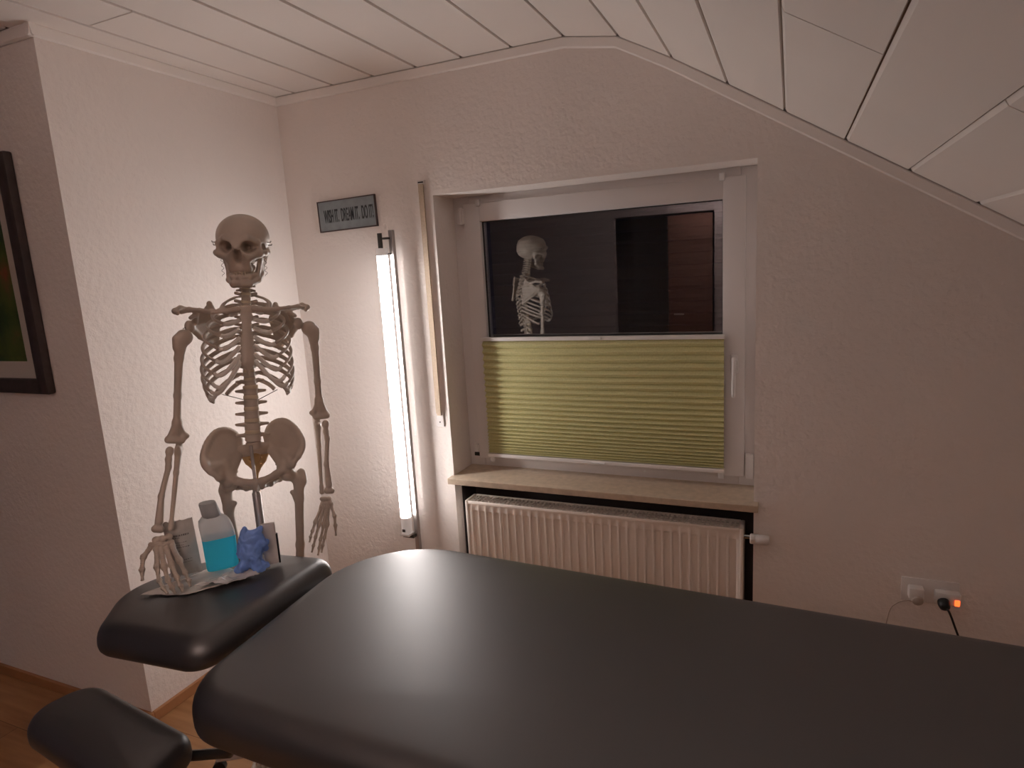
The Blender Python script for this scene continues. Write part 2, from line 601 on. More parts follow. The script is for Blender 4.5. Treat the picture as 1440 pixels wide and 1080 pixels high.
# handle on the right sash member
hx = (gx1 + sx1) / 2 + .004
g = G().box(hx - .014, hx + .014, ys0 - .010, ys0, 1.075, 1.145, .004)
g.lathe([(.010, 0), (.010, .028)], 14, Matrix.Translation((hx, ys0, 1.125)) @ Matrix.Rotation(math.pi / 2, 4, 'X'))
hb = wpart(g, 'handle_plate', 'pvc', auto=30)
g = G().tube(catmull([(hx, ys0 - .030, 1.135), (hx, ys0 - .036, 1.12), (hx, ys0 - .042, 1.07), (hx - .002, ys0 - .042, .99)], 6), [.010] * 12 + [.0095] * 6 + [.008], 12, flat=(1.0, .75))
wpart(g, 'handle', 'pvc', smooth=True)
# hinges
for z0, z1, nm in ((1.705, 1.775, 'hinge'), (.70, .735, 'hinge')):
    g = G()
    g.tube([(sx0 - .010, ys0 - .006, z0), (sx0 - .010, ys0 - .006, z1)], .008, 12)
    g.box(sx0 - .03, sx0 + .004, ys0 - .004, YF, z0 + .004, z1 - .004, .002)
    wpart(g, nm, 'pvc', auto=40)
g = G().box(sx0 - .030, sx0 - .004, ys0 + .012, ys0 + .019, .674, .690, .001)
wpart(g, 'drain_cap', 'gasket')
g = G().box(sx1 + .004, sx1 + .034, ys0 - .004, YF, .662, .760, .003)
wpart(g, 'hinge_cover', 'pvc', auto=30)

# window sill
g = G()
g.prism([(-1.350, DW - .047), (-.090, DW - .047), (-.090, DW - .0005), (-.1075, DW - .0005), (-.1075, DW + .18), (-1.3405, DW + .18), (-1.3405, DW - .0005), (-1.350, DW - .0005)], 'z', .603, .63)
o = g.build('window_sill', 'sill', fix=True)
md = o.modifiers.new('b', 'BEVEL')
md.width = .003
md.segments = 2
tag(o, 'brown speckled stone window sill above the radiator', 'window sill')

# roller shutter behind the glass
sh = empty('roller_shutter', (-.724, DW + .262, .632))
tag(sh, 'closed dark roller shutter behind the night window glass', 'shutter')
sl = G()
sl.prism([(.0, .0), (-.006, .012), (-.007, .026), (-.004, .040), (0, .046), (.004, .046), (.004, 0)], 'x', -.60, .60)
first = None
for k in range(25):
    if first is None:
        first = sl.build('slat', 'shutter', sh, fix=True)
        first.location = (0, 0, 0)
    else:
        inst('slat', first.data, sh, (0, 0, k * .0475))

# pleated blind
bl = empty('pleated_blind', (-.715, ys0 - .018, .69))
tag(bl, 'olive green pleated blind drawn up over the lower half of the window', 'blind')
bx0, bx1 = -.507, .493
z = [0.0]
NP = 24
hs = np.linspace(.0095, .0325, NP)
hs *= .503 / hs.sum()
vs_, fs_ = [], []
zz = .014
row = []
for k in range(NP):
    row.append((zz, .000))
    row.append((zz + hs[k] * .5, -.016))
    zz += hs[k]
row.append((zz, 0))
nx = 24
for zq, yq in row:
    for i in range(nx + 1):
        t = i / nx
        wv = .0008 * math.sin(t * 9 + zq * 31) * (zq / .5)
        vs_.append((bx0 + (bx1 - bx0) * t, yq + wv, zq + .002 * math.sin(t * 5.3 + zq * 7) * (zq / .5)))
for r in range(len(row) - 1):
    for i in range(nx):
        a = r * (nx + 1) + i
        fs_.append((a, a + 1, a + nx + 2, a + nx + 1))
mesh_obj('pleated_fabric', vs_, fs_, 'blind', bl)
G().box(bx0 - .003, bx1 + .003, -.019, .006, -.002, .014, .003).build('bottom_rail', 'rail', bl)
ztop = .014 + .503
G().box(bx0 - .001, bx1 + .003, -.019, .006, ztop, ztop + .016, .003).build('top_rail', 'rail', bl)
G().box(-.028, .028, -.024, -.018, ztop + .004, ztop + .013, .003).build('pull_grip', 'bracket', bl)
G().box(-.028, .028, -.024, -.018, -.000, .009, .003).build('pull_grip', 'bracket', bl)
for x in (bx0 + .010, bx1 - .010):
    G().box(x - .010, x + .010, -.008, .010, -.028, -.002, .003).build('clamp_bracket', 'bracket', bl)
    G().box(x - .009, x + .009, .004, .030, 1.085, 1.112, .003).build('cord_bracket', 'bracket', bl)
G().box(.185, .192, -.012, -.006, -.024, -.017, .001).build('cord_knob', 'bracket', bl)

# shutter belt on the wall, left of the window
be = empty('shutter_belt', (-1.387, DW, .85))
tag(be, 'tan roller shutter belt on the wall between tube lamp and window', 'belt')
G().box(-.011, .012, -.016, -.0135, .06, 1.018).build('belt', 'tan_belt', be)
G().box(-.010, .011, -.011, -.0085, .05, 1.018).build('belt', 'tan_belt', be)
G().box(-.017, .017, -.012, -.0005, 1.016, 1.032, .002).build('belt_guide', 'white_plastic', be)
G().box(-.012, .012, -.0145, -.011, 1.022, 1.027).build('guide_slot', 'gasket', be)
G().box(-.019, .019, -.006, -.0005, .0, .066, .002).build('winder_plate', 'white_plastic', be)
G().box(-.012, .012, -.0068, -.0055, .052, .057).build('winder_slot', 'gasket', be)
G().lathe([(.003, 0), (.003, .002)], 10, Matrix.Translation((0, -.0055, .02)) @ Matrix.Rotation(math.pi / 2, 4, 'X')).build('screw', 'dark_metal', be)

# ------------------------------------------------------------------ radiator
rx0, rx1, ryf, ryb, rz0, rz1 = -1.278, -.139, 2.300, 2.392, .06, .532
ra = empty('radiator', ((rx0 + rx1) / 2, (ryf + ryb) / 2, FLOOR_Z))
tag(ra, 'white ribbed panel radiator in the niche under the window sill', 'radiator')


def rp(g, name, m, **k):
    o = g.build(name, m, ra, **k)
    o.data.transform(Matrix.Translation((-ra.location.x, -ra.location.y, -ra.location.z)))
    return o


NR = 32
px0, px1 = rx0 + .014, rx1 - .014
pit = (px1 - px0 - .02) / NR
prf = [(px0, 0.0)]
for k in range(NR):
    x = px0 + .010 + k * pit
    prf += [(x, .0), (x + .0035, -.001), (x + .007, 0), (x + .010, .011), (x + pit - .003, .011), (x + pit, 0)]
prf.append((px1, 0))
g = G()
zt, zb = rz1 - .048, rz0 + .045
for lay, (z_, kk) in enumerate(((rz0 + .012, 0), (zb - .008, 0), (zb, 1), (zt, 1), (zt + .008, 0), (rz1 - .012, 0))):
    for x, dpt in prf:
        g.v.append(Vector((x, ryf + .004 + dpt * kk, z_)))
n = len(prf)
for lay in range(5):
    for k in range(n - 1):
        g.f.append([lay * n + k, lay * n + k + 1, (lay + 1) * n + k + 1, (lay + 1) * n + k])
rp(g, 'front_panel', 'radiator', auto=70)
g = G()
g.box(rx0 + .0145, rx1 - .0145, ryf + .014, ryf + .026, rz0 + .02, rz1 - .02)
rp(g, 'water_panel', 'radiator')
g = G().box(rx0 + .0145, rx1 - .0145, ryb - .016, ryb - .002, rz0 + .02, rz1 - .02)
rp(g, 'rear_panel', 'radiator')
g = G().box(rx0 + .02, rx1 - .02, ryf + .030, ryb - .020, rz0 + .03, rz1 - .03)
rp(g, 'convector_fins', 'dark_metal')
for x0, x1 in ((rx0, rx0 + .014), (rx1 - .014, rx1)):
    rp(G().box(x0, x1, ryf, ryb, rz0, rz1, .004), 'side_panel', 'radiator', auto=30)
g = G()
g.box(rx0 + .014, rx1 - .014, ryf - .0005, ryf + .010, rz1 - .014, rz1 + .0005, .004)
g.box(rx0 + .014, rx1 - .014, ryb - .008, ryb, rz1 - .014, rz1, .002)
rp(g, 'top_edge', 'radiator', auto=30)
g = G()
for yy in (ryf + .0325, ryf + .0545):
    g.box(rx0 + .014, rx1 - .014, yy, yy + .005, rz1 - .010, rz1 - .004)
nb = 64
for k in range(nb + 1):
    x = rx0 + .016 + (rx1 - rx0 - .036) * k / nb
    g.box(x, x + .006, ryf + .010, ryb - .008, rz1 - .010, rz1 - .0035)
rp(g, 'top_grille', 'radiator')
g = G()
vz = rz1 - .012 - .02
vx = rx1
g.tube([(vx - .004, 2.315, vz), (vx + .022, 2.315, vz)], .009, 12)
val = rp(g, 'valve_body', 'chrome', smooth=False)
g = G().lathe([(.0, 0), (.0155, 0), (.0185, .003), (.0185, .016), (.0165, .019), (.0180, .022), (.0178, .058), (.014, .066), (0, .067)], 24,
              Matrix.Translation((vx + .022, 2.300, vz)) @ Matrix.Rotation(math.pi / 2, 4, 'Y'))
rp(g, 'thermostat_head', 'white_plastic', auto=35)

# ------------------------------------------------------------------ wall sockets
so = empty('wall_socket', (.445, DW, .37))
tag(so, 'white double wall socket low on the right wall', 'wall socket')
G().box(-.082, .082, -.009, -.0005, -.043, .041, .003).build('cover_plate', 'white_plastic', so, auto=30)
for x in (-.040, .040):
    G().lathe([(.0195, 0), (.0195, .002), (.018, .003)], 20, Matrix.Translation((x, -.008, -.002)) @ Matrix.Rotation(math.pi / 2, 4, 'X')).build('socket_ring', 'white_plastic', so)
c1 = empty('plug_adapter', (.402, DW - .011, .366))
tag(c1, 'small white charger plug in the left socket', 'charger')
G().box(-.022, .022, -.034, 0, -.016, .024, .005).build('charger_body', 'white_plastic', c1, auto=30)
G().lathe([(.018, 0), (.019, .012), (.016, .026), (.010, .030), (.0, .031)], 20, Matrix.Translation((.004, -.012, -.012)) @ Matrix.Rotation(math.pi / 2 + .25, 4, 'X')).build('plug_end', 'cord_white', c1, auto=40)
G().tube(catmull([(-.006, -.036, -.020), (-.03, -.040, -.018), (-.055, -.035, -.035), (-.075, -.028, -.075), (-.085, -.022, -.20), (-.075, -.02, -.395)], 6), .0018, 6).build('charger_cord', 'cord_white', c1, smooth=True)
c2 = empty('switch_adapter', (.489, DW - .011, .362))
tag(c2, 'white plug-in switch adapter with glowing orange lamp', 'adapter')
G().box(-.034, .038, -.030, 0, -.018, .024, .006).build('adapter_body', 'white_plastic', c2, auto=30)
G().box(.020, .034, -.034, -.028, -.016, .004, .002).build('rocker_switch', 'led', c2)
c3 = empty('black_plug', (.478, DW - .042, .356))
tag(c3, 'black plug with black cable in the glowing switch adapter', 'plug')
G().lathe([(.0175, 0), (.018, .010), (.015, .024), (.009, .030), (0, .031)], 20, Matrix.Rotation(math.pi / 2 + .3, 4, 'X')).build('plug_body', 'black_plastic', c3, auto=40)
G().tube(catmull([(.004, -.026, -.008), (.012, -.034, -.02), (.030, -.030, -.07), (.06, -.02, -.16), (.075, .0, -.27), (.09, .015, -.385)], 6), .0034, 8).build('cable', 'black_plastic', c3, smooth=True)

# ------------------------------------------------------------------ tube lamp
TX, TY = -1.537, 2.225
la = empty('tube_lamp', (TX, TY, FLOOR_Z))
tag(la, 'tall lit fluorescent tube floor lamp on aluminium pole against the wall', 'floor lamp')
zb_, zt_ = .385 - FLOOR_Z, 1.615 - FLOOR_Z


def half_tube(a0, a1, r, n=20):
    g = G()
    for z_ in (zb_ + .075, zt_ - .025):
        for k in range(n + 1):
            a = math.radians(a0 + (a1 - a0) * k / n)
            g.v.append(Vector((r * math.cos(a), r * math.sin(a), z_)))
    for k in range(n):
        g.f.append([k, k + 1, n + 2 + k, n + 1 + k])
    return g


# the room side of the luminaire shines, its wall side is a frosted housing
half_tube(190, 394, .0225).build('lit_tube', 'tube', la, smooth=True)
half_tube(34, 190, .0225).build('tube_housing', 'tube_back', la, smooth=True)
G().lathe([(.0, zb_), (.0235, zb_), (.0235, zb_ + .075), (0, zb_ + .075)], 24).build('tube_end', 'tube_end', la, auto=40)
G().lathe([(.0, zt_ - .025), (.0235, zt_ - .025), (.0235, zt_ + .005), (0, zt_ + .005)], 24).build('tube_end', 'tube_end', la, auto=40)
G().box(-.024, .024, -.024, .024, zb_ - .010, zb_, .003).build('tube_socket', 'white_plastic', la)
G().box(-.008, .006, -.0265, -.020, zb_ + .012, zb_ + .024, .001).build('socket_screw', 'dark_metal', la)
G().box(.022, .042, .022, .042, .03, 1.692 - FLOOR_Z, .002).build('pole', 'alu', la)
G().box(-.012, .004, -.006, .006, zt_ + .004, zt_ + .066, .001).build('top_post', 'steel', la)
G().box(.002, .030, .0, .026, zt_ + .040, zt_ + .048).build('cross_bar', 'steel', la)
G().box(.014, .030, .014, .026, zt_ - .02, zt_ - .015).build('cross_bar', 'steel', la)
G().box(-.02, .034, -.004, .034, zb_ - .022, zb_ - .009).build('cross_bar', 'steel', la)
G().lathe([(0, 0), (.10, 0), (.102, .004), (.10, .022), (.094, .028), (.02, .032), (0, .032)], 32).build('base', 'steel', la, auto=40)

# unseen uplighter added behind the camera for soft fill light
ul = empty('fill_uplighter', (-.25, -1.0, FLOOR_Z))
tag(ul, 'added fill light shaped as a floor standing uplighter, unseen behind the camera', 'floor lamp')
G().lathe([(0, 0), (.13, 0), (.13, .015), (.03, .03), (0, .03)], 32).build('base', 'steel', ul, auto=40)
G().tube([(0, 0, .02), (0, 0, 1.56)], .012, 12).build('pole', 'steel', ul, smooth=True)
up_m = Matrix.Translation((0, 0, 0))
G().lathe([(.02, 1.54), (.08, 1.56), (.13, 1.60), (.16, 1.66), (.165, 1.68), (.158, 1.68), (.15, 1.66), (.02, 1.645)], 40, up_m).build('bowl', 'steel', ul, auto=40)
G().lathe([(0, 1.655), (.145, 1.655), (.148, 1.662), (.14, 1.666), (0, 1.668)], 40, up_m).build('diffuser', 'fill_light', ul, auto=40)

# ------------------------------------------------------------------ sign
sg = empty('wall_sign', (-1.771, DW, 1.783))
sg.rotation_euler = (0, math.radians(-1.2), 0)
tag(sg, 'small grey blue sign with dark letters WISH IT. DREAM IT. DO IT! on the wall', 'sign')
G().box(-.149, .149, -.008, -.003, -.0615, .0615).build('sign_plate', 'sign', sg)
g = G()
for b in ((-.1535, .1535, .0615, .066), (-.1535, .1535, -.066, -.0615), (-.1535, -.149, -.0615, .0615), (.149, .1535, -.0615, .0615)):
    g.box(b[0], b[1], -.0105, -.0005, b[2], b[3])
g.build('sign_edge', 'sign_edge', sg)
tc_ = bpy.data.curves.new('sign_text', 'FONT')
tc_.body = 'WISH IT.  DREAM IT.  DO IT!'
tc_.size = 1.0
tc_.align_x = 'CENTER'
tc_.align_y = 'CENTER'
tc_.extrude = .002
tc_.offset = .012
to = bpy.data.objects.new('sign_text', tc_)
COL.objects.link(to)
bpy.context.view_layer.update()
me = bpy.data.meshes.new_from_object(to.evaluated_get(bpy.context.evaluated_depsgraph_get()))
bpy.data.objects.remove(to)
co = np.array([v.co for v in me.vertices])
wx, wy = np.ptp(co[:, 0]), np.ptp(co[:, 1])
cx, cy = (co[:, 0].max() + co[:, 0].min()) / 2, (co[:, 1].max() + co[:, 1].min()) / 2
for v in me.vertices:
    x, y, zq = v.co
    v.co = ((x - cx) / wx * .262 + .008, -.0082 - (zq + .002) * .25, (y - cy) / wy * .056 - .001)
me.materials.append(M['ink'])
inst('sign_lettering', me, sg)

# ------------------------------------------------------------------ framed picture
pw, ph = .50, .793
pc = empty('framed_picture', (-2.302 - pw / 2, YE, 1.175))
tag(pc, 'dark framed green picture with pale mount on the shaded wall', 'picture')
fwid = .052
g1 = [(-pw / 2 + fwid - .004, pw / 2 - fwid + .004, .0004, fwid), (-pw / 2 + fwid - .004, pw / 2 - fwid + .004, ph - fwid, ph - .0004)]
for a, b, c, d_ in g1:
    G().box(a, b, -.03, -.001, c, d_, .006).build('frame_rail', 'frame_wood', pc, auto=30)
for a, b in ((-pw / 2, -pw / 2 + fwid), (pw / 2 - fwid, pw / 2)):
    G().box(a, b, -.0302, -.001, 0, ph, .006).build('frame_rail', 'frame_wood', pc, auto=30)
G().box(-pw / 2 + .03, pw / 2 - .03, -.012, -.006, .03, ph - .03).build('mount', 'passepartout', pc)
mw = fwid + .060
G().box(-pw / 2 + mw, pw / 2 - mw, -.0135, -.0115, mw, ph - mw).build('print', 'art', pc)

# ------------------------------------------------------------------ treatment table
def round_poly(pts, rads, n=10):
    out = []
    N = len(pts)
    for i in range(N):
        p = Vector(pts[i]).to_2d()
        a = (Vector(pts[i - 1]).to_2d() - p).normalized()
        b = (Vector(pts[(i + 1) % N]).to_2d() - p).normalized()
        ang = a.angle(b)
        r = rads[i]
        dd = r / math.tan(ang / 2)
        c = p + (a + b).normalized() * (r / math.sin(ang / 2))
        s0 = p + a * dd - c
        s1 = p + b * dd - c
        a0 = math.atan2(s0.y, s0.x)
        da = (math.atan2(s1.y, s1.x) - a0 + math.pi) % (2 * math.pi) - math.pi
        for k in range(n + 1):
            t = a0 + da * k / n
            out.append(Vector((c.x + r * math.cos(t), c.y + r * math.sin(t))))
    return out


def resample(poly, step):
    out = []
    N = len(poly)
    for i in range(N):
        a, b = poly[i], poly[(i + 1) % N]
        k = max(1, int((b - a).length / step))
        for j in range(k):
            out.append(a + (b - a) * (j / k))
    return out


def pad(name, poly, z0, z1, r, material, parent, tilt=None, dome=.006, rb=None):
    """upholstered pad: outline poly (ccw), rounded upper edge r, lower edge rb"""
    rb = rb or r * .45
    N = len(poly)
    nrm = []
    for i in range(N):
        t = (poly[(i + 1) % N] - poly[i - 1])
        if t.length < 1e-9:
            t = Vector((1, 0))
        t.normalize()
        nrm.append(Vector((t.y, -t.x)))
    rings = [(rb * 1.0, z0)]
    for k in range(1, 5):
        a = math.pi / 2 * k / 4
        rings.append((rb * (1 - math.sin(a)), z0 + rb * (1 - math.cos(a))))
    for k in range(0, 9):
        a = math.pi / 2 * k / 8
        rings.append((r * (1 - math.cos(a)), z1 - dome - r * (1 - math.sin(a))))
    c = sum(poly, Vector((0, 0))) / N
    vs_, fs_ = [], []
    for ins, z_ in rings:
        for p, nn in zip(poly, nrm):
            q = p - nn * ins
            vs_.append((q.x, q.y, z_))
    for s_ in (.93, .82, .65, .4, .15):
        for p, nn in zip(poly, nrm):
            q = p - nn * r
            q = c + (q - c) * s_
            vs_.append((q.x, q.y, z1 - dome * s_ ** 2.5))
    R = len(rings) + 5
    for i in range(R - 1):
        for k in range(N):
            k2 = (k + 1) % N
            fs_.append((i * N + k, i * N + k2, (i + 1) * N + k2, (i + 1) * N + k))
    fs_.append(tuple(range(N))[::-1])
    fs_.append(tuple((R - 1) * N + k for k in range(N)))
    if tilt:
        x0, sl_ = tilt
        vs_ = [(x, y, z_ + min(0, (x - x0)) * sl_) for x, y, z_ in vs_]
    o = mesh_obj(name, vs_, fs_, material, parent, True)
    o.data.transform(Matrix.Translation((-parent.location.x, -parent.location.y, -parent.location.z)))
    return o


tb = empty('treatment_table', (-.1, 1.09, FLOOR_Z))
tag(tb, 'black upholstered treatment table with separate headrest, in front of the radiator', 'treatment table')
mp_ = round_poly([(-1.085, .716), (1.02, .672), (1.02, 1.385), (-1.150, 1.487)], [.13, .08, .08, .27], 14)
pad('main_pad', resample(mp_, .05), .652, .752, .055, 'leather', tb, rb=.02)
hr = round_poly([(-1.690, 1.04), (-1.53, .858), (-1.150, .850), (-1.150, 1.325), (-1.39, 1.335), (-1.615, 1.240)], [.14, .13, .065, .065, .14, .12], 10)
pad('headrest', resample(hr, .03), .668, .752, .050, 'leather', tb, tilt=(-1.15, .0875), rb=.022)


def tpart(g, name, m, **k):
    o = g.build(name, m, tb, **k)
    o.data.transform(Matrix.Translation((-tb.location.x, -tb.location.y, -tb.location.z)))
    return o


tpart(G().box(-1.04, .95, .80, .84, .612, .651, .003), 'side_rail', 'steel')
tpart(G().box(-1.04, .95, 1.30, 1.34, .612, .651, .003), 'side_rail', 'steel')
for x in (-1.0, -.1, .9):
    tpart(G().box(x, x + .04, .84, 1.30, .612, .651, .003), 'cross_rail', 'steel')
for y in (1.00, 1.14):
    tpart(G().tube([(-1.0, y, .635), (-1.20, y, .635), (-1.48, y, .612)], .012, 10), 'headrest_arm', 'steel', smooth=True)
for x in (-.92, .80):
    for y in (.82, 1.30):
        tpart(G().box(x, x + .045, y, y + .045, FLOOR_Z + .01, .613, .004), 'leg', 'steel')
        tpart(G().lathe([(0, FLOOR_Z), (.03, FLOOR_Z), (.03, FLOOR_Z + .008), (.02, FLOOR_Z + .014), (0, FLOOR_Z + .014)], 16, Matrix.Translation((x + .022, y + .022, 0))), 'foot', 'black_plastic')
    tpart(G().box(x + .005, x + .04, .865, 1.30, .10, .13, .003), 'stretcher', 'steel')
# padded armrest hanging beside the headrest
ar = [Vector(p) for p in [(-1.545, .682), (-1.095, .625), (-1.105, .787), (-1.515, .842)]]
ap = round_poly([(p.x, p.y) for p in ar], [.065, .05, .05, .07], 10)
pad('armrest', resample(ap, .03), 535e-3, .608, .036, 'leather', tb, dome=.004, rb=.02)
tpart(G().tube([(-1.30, .75, .54), (-1.20, .78, .52), (-1.06, .82, .54), (-1.0, .82, .63)], .011, 10), 'armrest_bracket', 'steel', smooth=True)

# ------------------------------------------------------------------ implicit-surface bones
def A_(v):
    return np.array(v, dtype=np.float32)


def sd_rc(P, a, b, ra, rb):
    a, b = A_(a), A_(b)
    ab = b - a
    L2 = float(ab @ ab) + 1e-12
    t = np.clip(((P - a) @ ab) / L2, 0, 1)
    return np.linalg.norm(P - a - t[:, None] * ab, axis=1) - (ra + (rb - ra) * t)


def sd_ell(P, c, r):
    q = P - A_(c)
    r = A_(r)
    k0 = np.linalg.norm(q / r, axis=1)
    k1 = np.linalg.norm(q / (r * r), axis=1) + 1e-9
    return k0 * (k0 - 1) / k1


def sd_tri(P, a, b, c, th):
    a, b, c = A_(a), A_(b), A_(c)
    n = np.cross(b - a, c - a)
    n /= np.linalg.norm(n) + 1e-12
    d = (P - a) @ n
    Q = P - d[:, None] * n
    ins = np.ones(len(P), bool)
    for p, q in ((a, b), (b, c), (c, a)):
        ins &= (np.cross(q - p, Q - p) @ n) >= 0
    e = np.minimum(np.minimum(sd_rc(P, a, b, 0, 0), sd_rc(P, b, c, 0, 0)), sd_rc(P, c, a, 0, 0))
    return np.where(ins, np.abs(d), e) - th


def sd_cyl(P, c, rx, ry, hh, waist=.12):
    q = P - A_(c)
    w_ = 1 - waist * (1 - np.clip(q[:, 2] / hh, -1, 1) ** 2)
    d = (np.sqrt((q[:, 0] / rx) ** 2 + (q[:, 1] / ry) ** 2) - w_) * min(rx, ry)
    dz = np.abs(q[:, 2]) - hh
    r = .003
    d2 = np.maximum(d + r, 0)
    z2 = np.maximum(dz + r, 0)
    return np.sqrt(d2 * d2 + z2 * z2) + np.minimum(np.maximum(d + r, dz + r), 0) - r


SD = {'rc': sd_rc, 'ell': sd_ell, 'tri': sd_tri, 'cyl': sd_cyl}


def bounds(prims):
    lo = np.full(3, 9.)
    hi = -lo
    for p in prims:
        k = p[0]
        if k == 'rc':
            pts, r = [p[1], p[2]], max(p[3], p[4])
        elif k == 'ell':
            pts, r = [p[1]], A_(p[2])
        elif k == 'tri':
            pts, r = [p[1], p[2], p[3]], p[4]
        else:
            pts, r = [p[1]], A_((p[2], p[3], p[4]))
        for q in pts:
            lo = np.minimum(lo, A_(q) - r)
            hi = np.maximum(hi, A_(q) + r)
    return lo, hi


def field(P, prims, k, subs=(), ks=.003):
    d = None
    for p in prims:
        e = SD[p[0]](P, *p[1:])
        if d is None:
            d = e
        else:
            h = np.clip(.5 + .5 * (d - e) / k, 0, 1)
            d = d + (e - d) * h - k * h * (1 - h)
    for p in subs:
        e = -SD[p[0]](P, *p[1:])
        h = np.clip(.5 - .5 * (d - e) / ks, 0, 1)
        d = d + (e - d) * h + ks * h * (1 - h)
    return d


def nets(prims, k=.006, h=.003, subs=(), ks=.003, warp=None):
    lo, hi = bounds(prims)
    lo = lo - 2.5 * h
    hi = hi + 2.5 * h
    n = np.ceil((hi - lo) / h).astype(int) + 1
    ax = [lo[i] + h * np.arange(n[i]) for i in range(3)]
    X = np.stack(np.meshgrid(*ax, indexing='ij'), -1).reshape(-1, 3).astype(np.float32)
    F = np.empty(len(X), np.float32)
    for s in range(0, len(X), 400000):
        F[s:s + 400000] = field(X[s:s + 400000], prims, k, subs, ks)
    F = F.reshape(n)
    I = F < 0
    cn = n - 1
    cnt = np.zeros(cn, int)
    off = [(a, b, c) for a in (0, 1) for b in (0, 1) for c in (0, 1)]
    sl = lambda A, o: A[o[0]:o[0] + cn[0], o[1]:o[1] + cn[1], o[2]:o[2] + cn[2]]
    for o in off:
        cnt += sl(I, o)
    act = (cnt > 0) & (cnt < 8)
    idx = -np.ones(cn, int)
    idx[act] = np.arange(act.sum())
    acc = np.zeros((*cn, 3), np.float32)
    num = np.zeros(cn, np.float32)
    for o in off:
        for axi in range(3):
            if o[axi]:
                continue
            o2 = list(o)
            o2[axi] = 1
            fa, fb = sl(F, o), sl(F, o2)
            cr_ = (fa < 0) != (fb < 0)
            t = np.where(cr_, fa / np.where(cr_, fa - fb, 1), 0)
            for q in range(3):
                acc[..., q] += np.where(cr_, (t if q == axi else o[q]), 0)
            num += cr_
    ii = np.argwhere(act)
    V = lo + h * (ii + acc[act] / np.maximum(num[act], 1)[:, None])
    faces = []
    for axi in range(3):
        b_, c_ = (axi + 1) % 3, (axi + 2) % 3
        s0 = [slice(None)] * 3
        s1 = [slice(None)] * 3
        s0[axi] = slice(0, -1)
        s1[axi] = slice(1, None)
        ch = I[tuple(s0)] != I[tuple(s1)]
        e = np.argwhere(ch)
        e = e[(e[:, b_] > 0) & (e[:, c_] > 0) & (e[:, b_] < n[b_] - 1) & (e[:, c_] < n[c_] - 1)]
        if not len(e):
            continue
        def cell(db, dc):
            q = e.copy()
            q[:, b_] += db
            q[:, c_] += dc
            return idx[q[:, 0], q[:, 1], q[:, 2]]
        quad = np.stack([cell(-1, -1), cell(0, -1), cell(0, 0), cell(-1, 0)], 1)
        inside = I[e[:, 0], e[:, 1], e[:, 2]]
        quad[~inside] = quad[~inside][:, ::-1]
        faces.append(quad)
    Fc = np.concatenate(faces)
    return V, Fc


def np_mesh(name, V, Fc, material):
    me = bpy.data.meshes.new(name)
    me.vertices.add(len(V))
    me.vertices.foreach_set('co', np.asarray(V, np.float32).ravel())
    me.loops.add(Fc.size)
    me.loops.foreach_set('vertex_index', Fc.ravel().astype(np.int32))
    me.polygons.add(len(Fc))
    w_ = Fc.shape[1]
    me.polygons.foreach_set('loop_start', np.arange(len(Fc), dtype=np.int32) * w_)
    me.polygons.foreach_set('loop_total', np.full(len(Fc), w_, np.int32))
    me.polygons.foreach_set('use_smooth', [True] * len(Fc))
    me.update(calc_edges=True)
    me.validate()
    me.materials.append(M[material])
    return me


def mirx(prims):
    out = []
    fl = lambda v: (-v[0], v[1], v[2])
    for p in prims:
        if p[0] == 'rc':
            out.append(('rc', fl(p[1]), fl(p[2]), p[3], p[4]))
        elif p[0] == 'tri':
            out.append(('tri', fl(p[1]), fl(p[2]), fl(p[3]), p[4]))
        elif p[0] == 'ell':
            out.append(('ell', fl(p[1]), p[2]))
        else:
            out.append((p[0], fl(p[1])) + tuple(p[2:]))
    return out


def chain(pts, rads):
    return [('rc', pts[i], pts[i + 1], rads[i], rads[i + 1]) for i in range(len(pts) - 1)]


# ------------------------------------------------------------------ skeleton
SK = empty('skeleton', (-1.43, 1.39, FLOOR_Z), math.radians(45.8))
tag(SK, 'life-size ivory anatomical skeleton model standing on a pole stand behind the headrest', 'skeleton')
ZO = -FLOOR_Z           # heights below are measured from z = 0, the root stands on the floor


def sk_bone(name, prims, k=.006, h=.003, m='bone', subs=(), ks=.003, parent=None, label=None):
    V, Fc = nets(prims, k, h, subs, ks)
    V = V + np.array([0, 0, ZO])
    o = inst(name, np_mesh(name, V, Fc, m), parent or SK)
    if label:
        o['label'] = label
    return o


def xc(z_):
    return float(np.interp(z_, [.93, 1.04, 1.20, 1.28, 1.45, 1.55, 1.7], [-.046, -.040, -.028, -.026, -.010, 0.0, .002]))


# skull, own frame: origin at eye level
SKM = Matrix.Translation((.001, 0.0, 1.611 + ZO)) @ Euler((math.radians(3), math.radians(3.0), math.radians(-11)), 'XYZ').to_matrix().to_4x4()
half = [
    ('rc', (.010, -.083, .013), (.030, -.079, .020), .0085, .0095), ('rc', (.030, -.079, .020), (.051, -.058, .010), .009, .008),
    ('rc', (.051, -.058, .010), (.053, -.054, -.014), .006, .007),
    ('rc', (.026, -.074, -.030), (.050, -.055, -.019), .012, .011), ('rc', (.050, -.055, -.019), (.0625, -.036, -.017), .0115, .0085),
    ('rc', (.0625, -.036, -.017), (.0675, -.010, -.016), .0075, .0060), ('rc', (.0675, -.010, -.016), (.061, .016, -.012), .0055, .008),
    ('rc', (.018, -.078, -.026), (.016, -.074, -.054), .012, .013), ('rc', (.012, -.088, .002), (.017, -.082, -.024), .0055, .006),
    ('rc', (.053, .020, -.016), (.050, .018, -.046), .013, .007),
    ('rc', (.026, -.040, -.058), (.019, -.066, -.060), .010, .010), ('rc', (.019, -.066, -.060), (.0, -.078, -.060), .010, .010),
    ('rc', (.030, -.060, -.03), (.032, -.02, -.03), .010, .012),
]
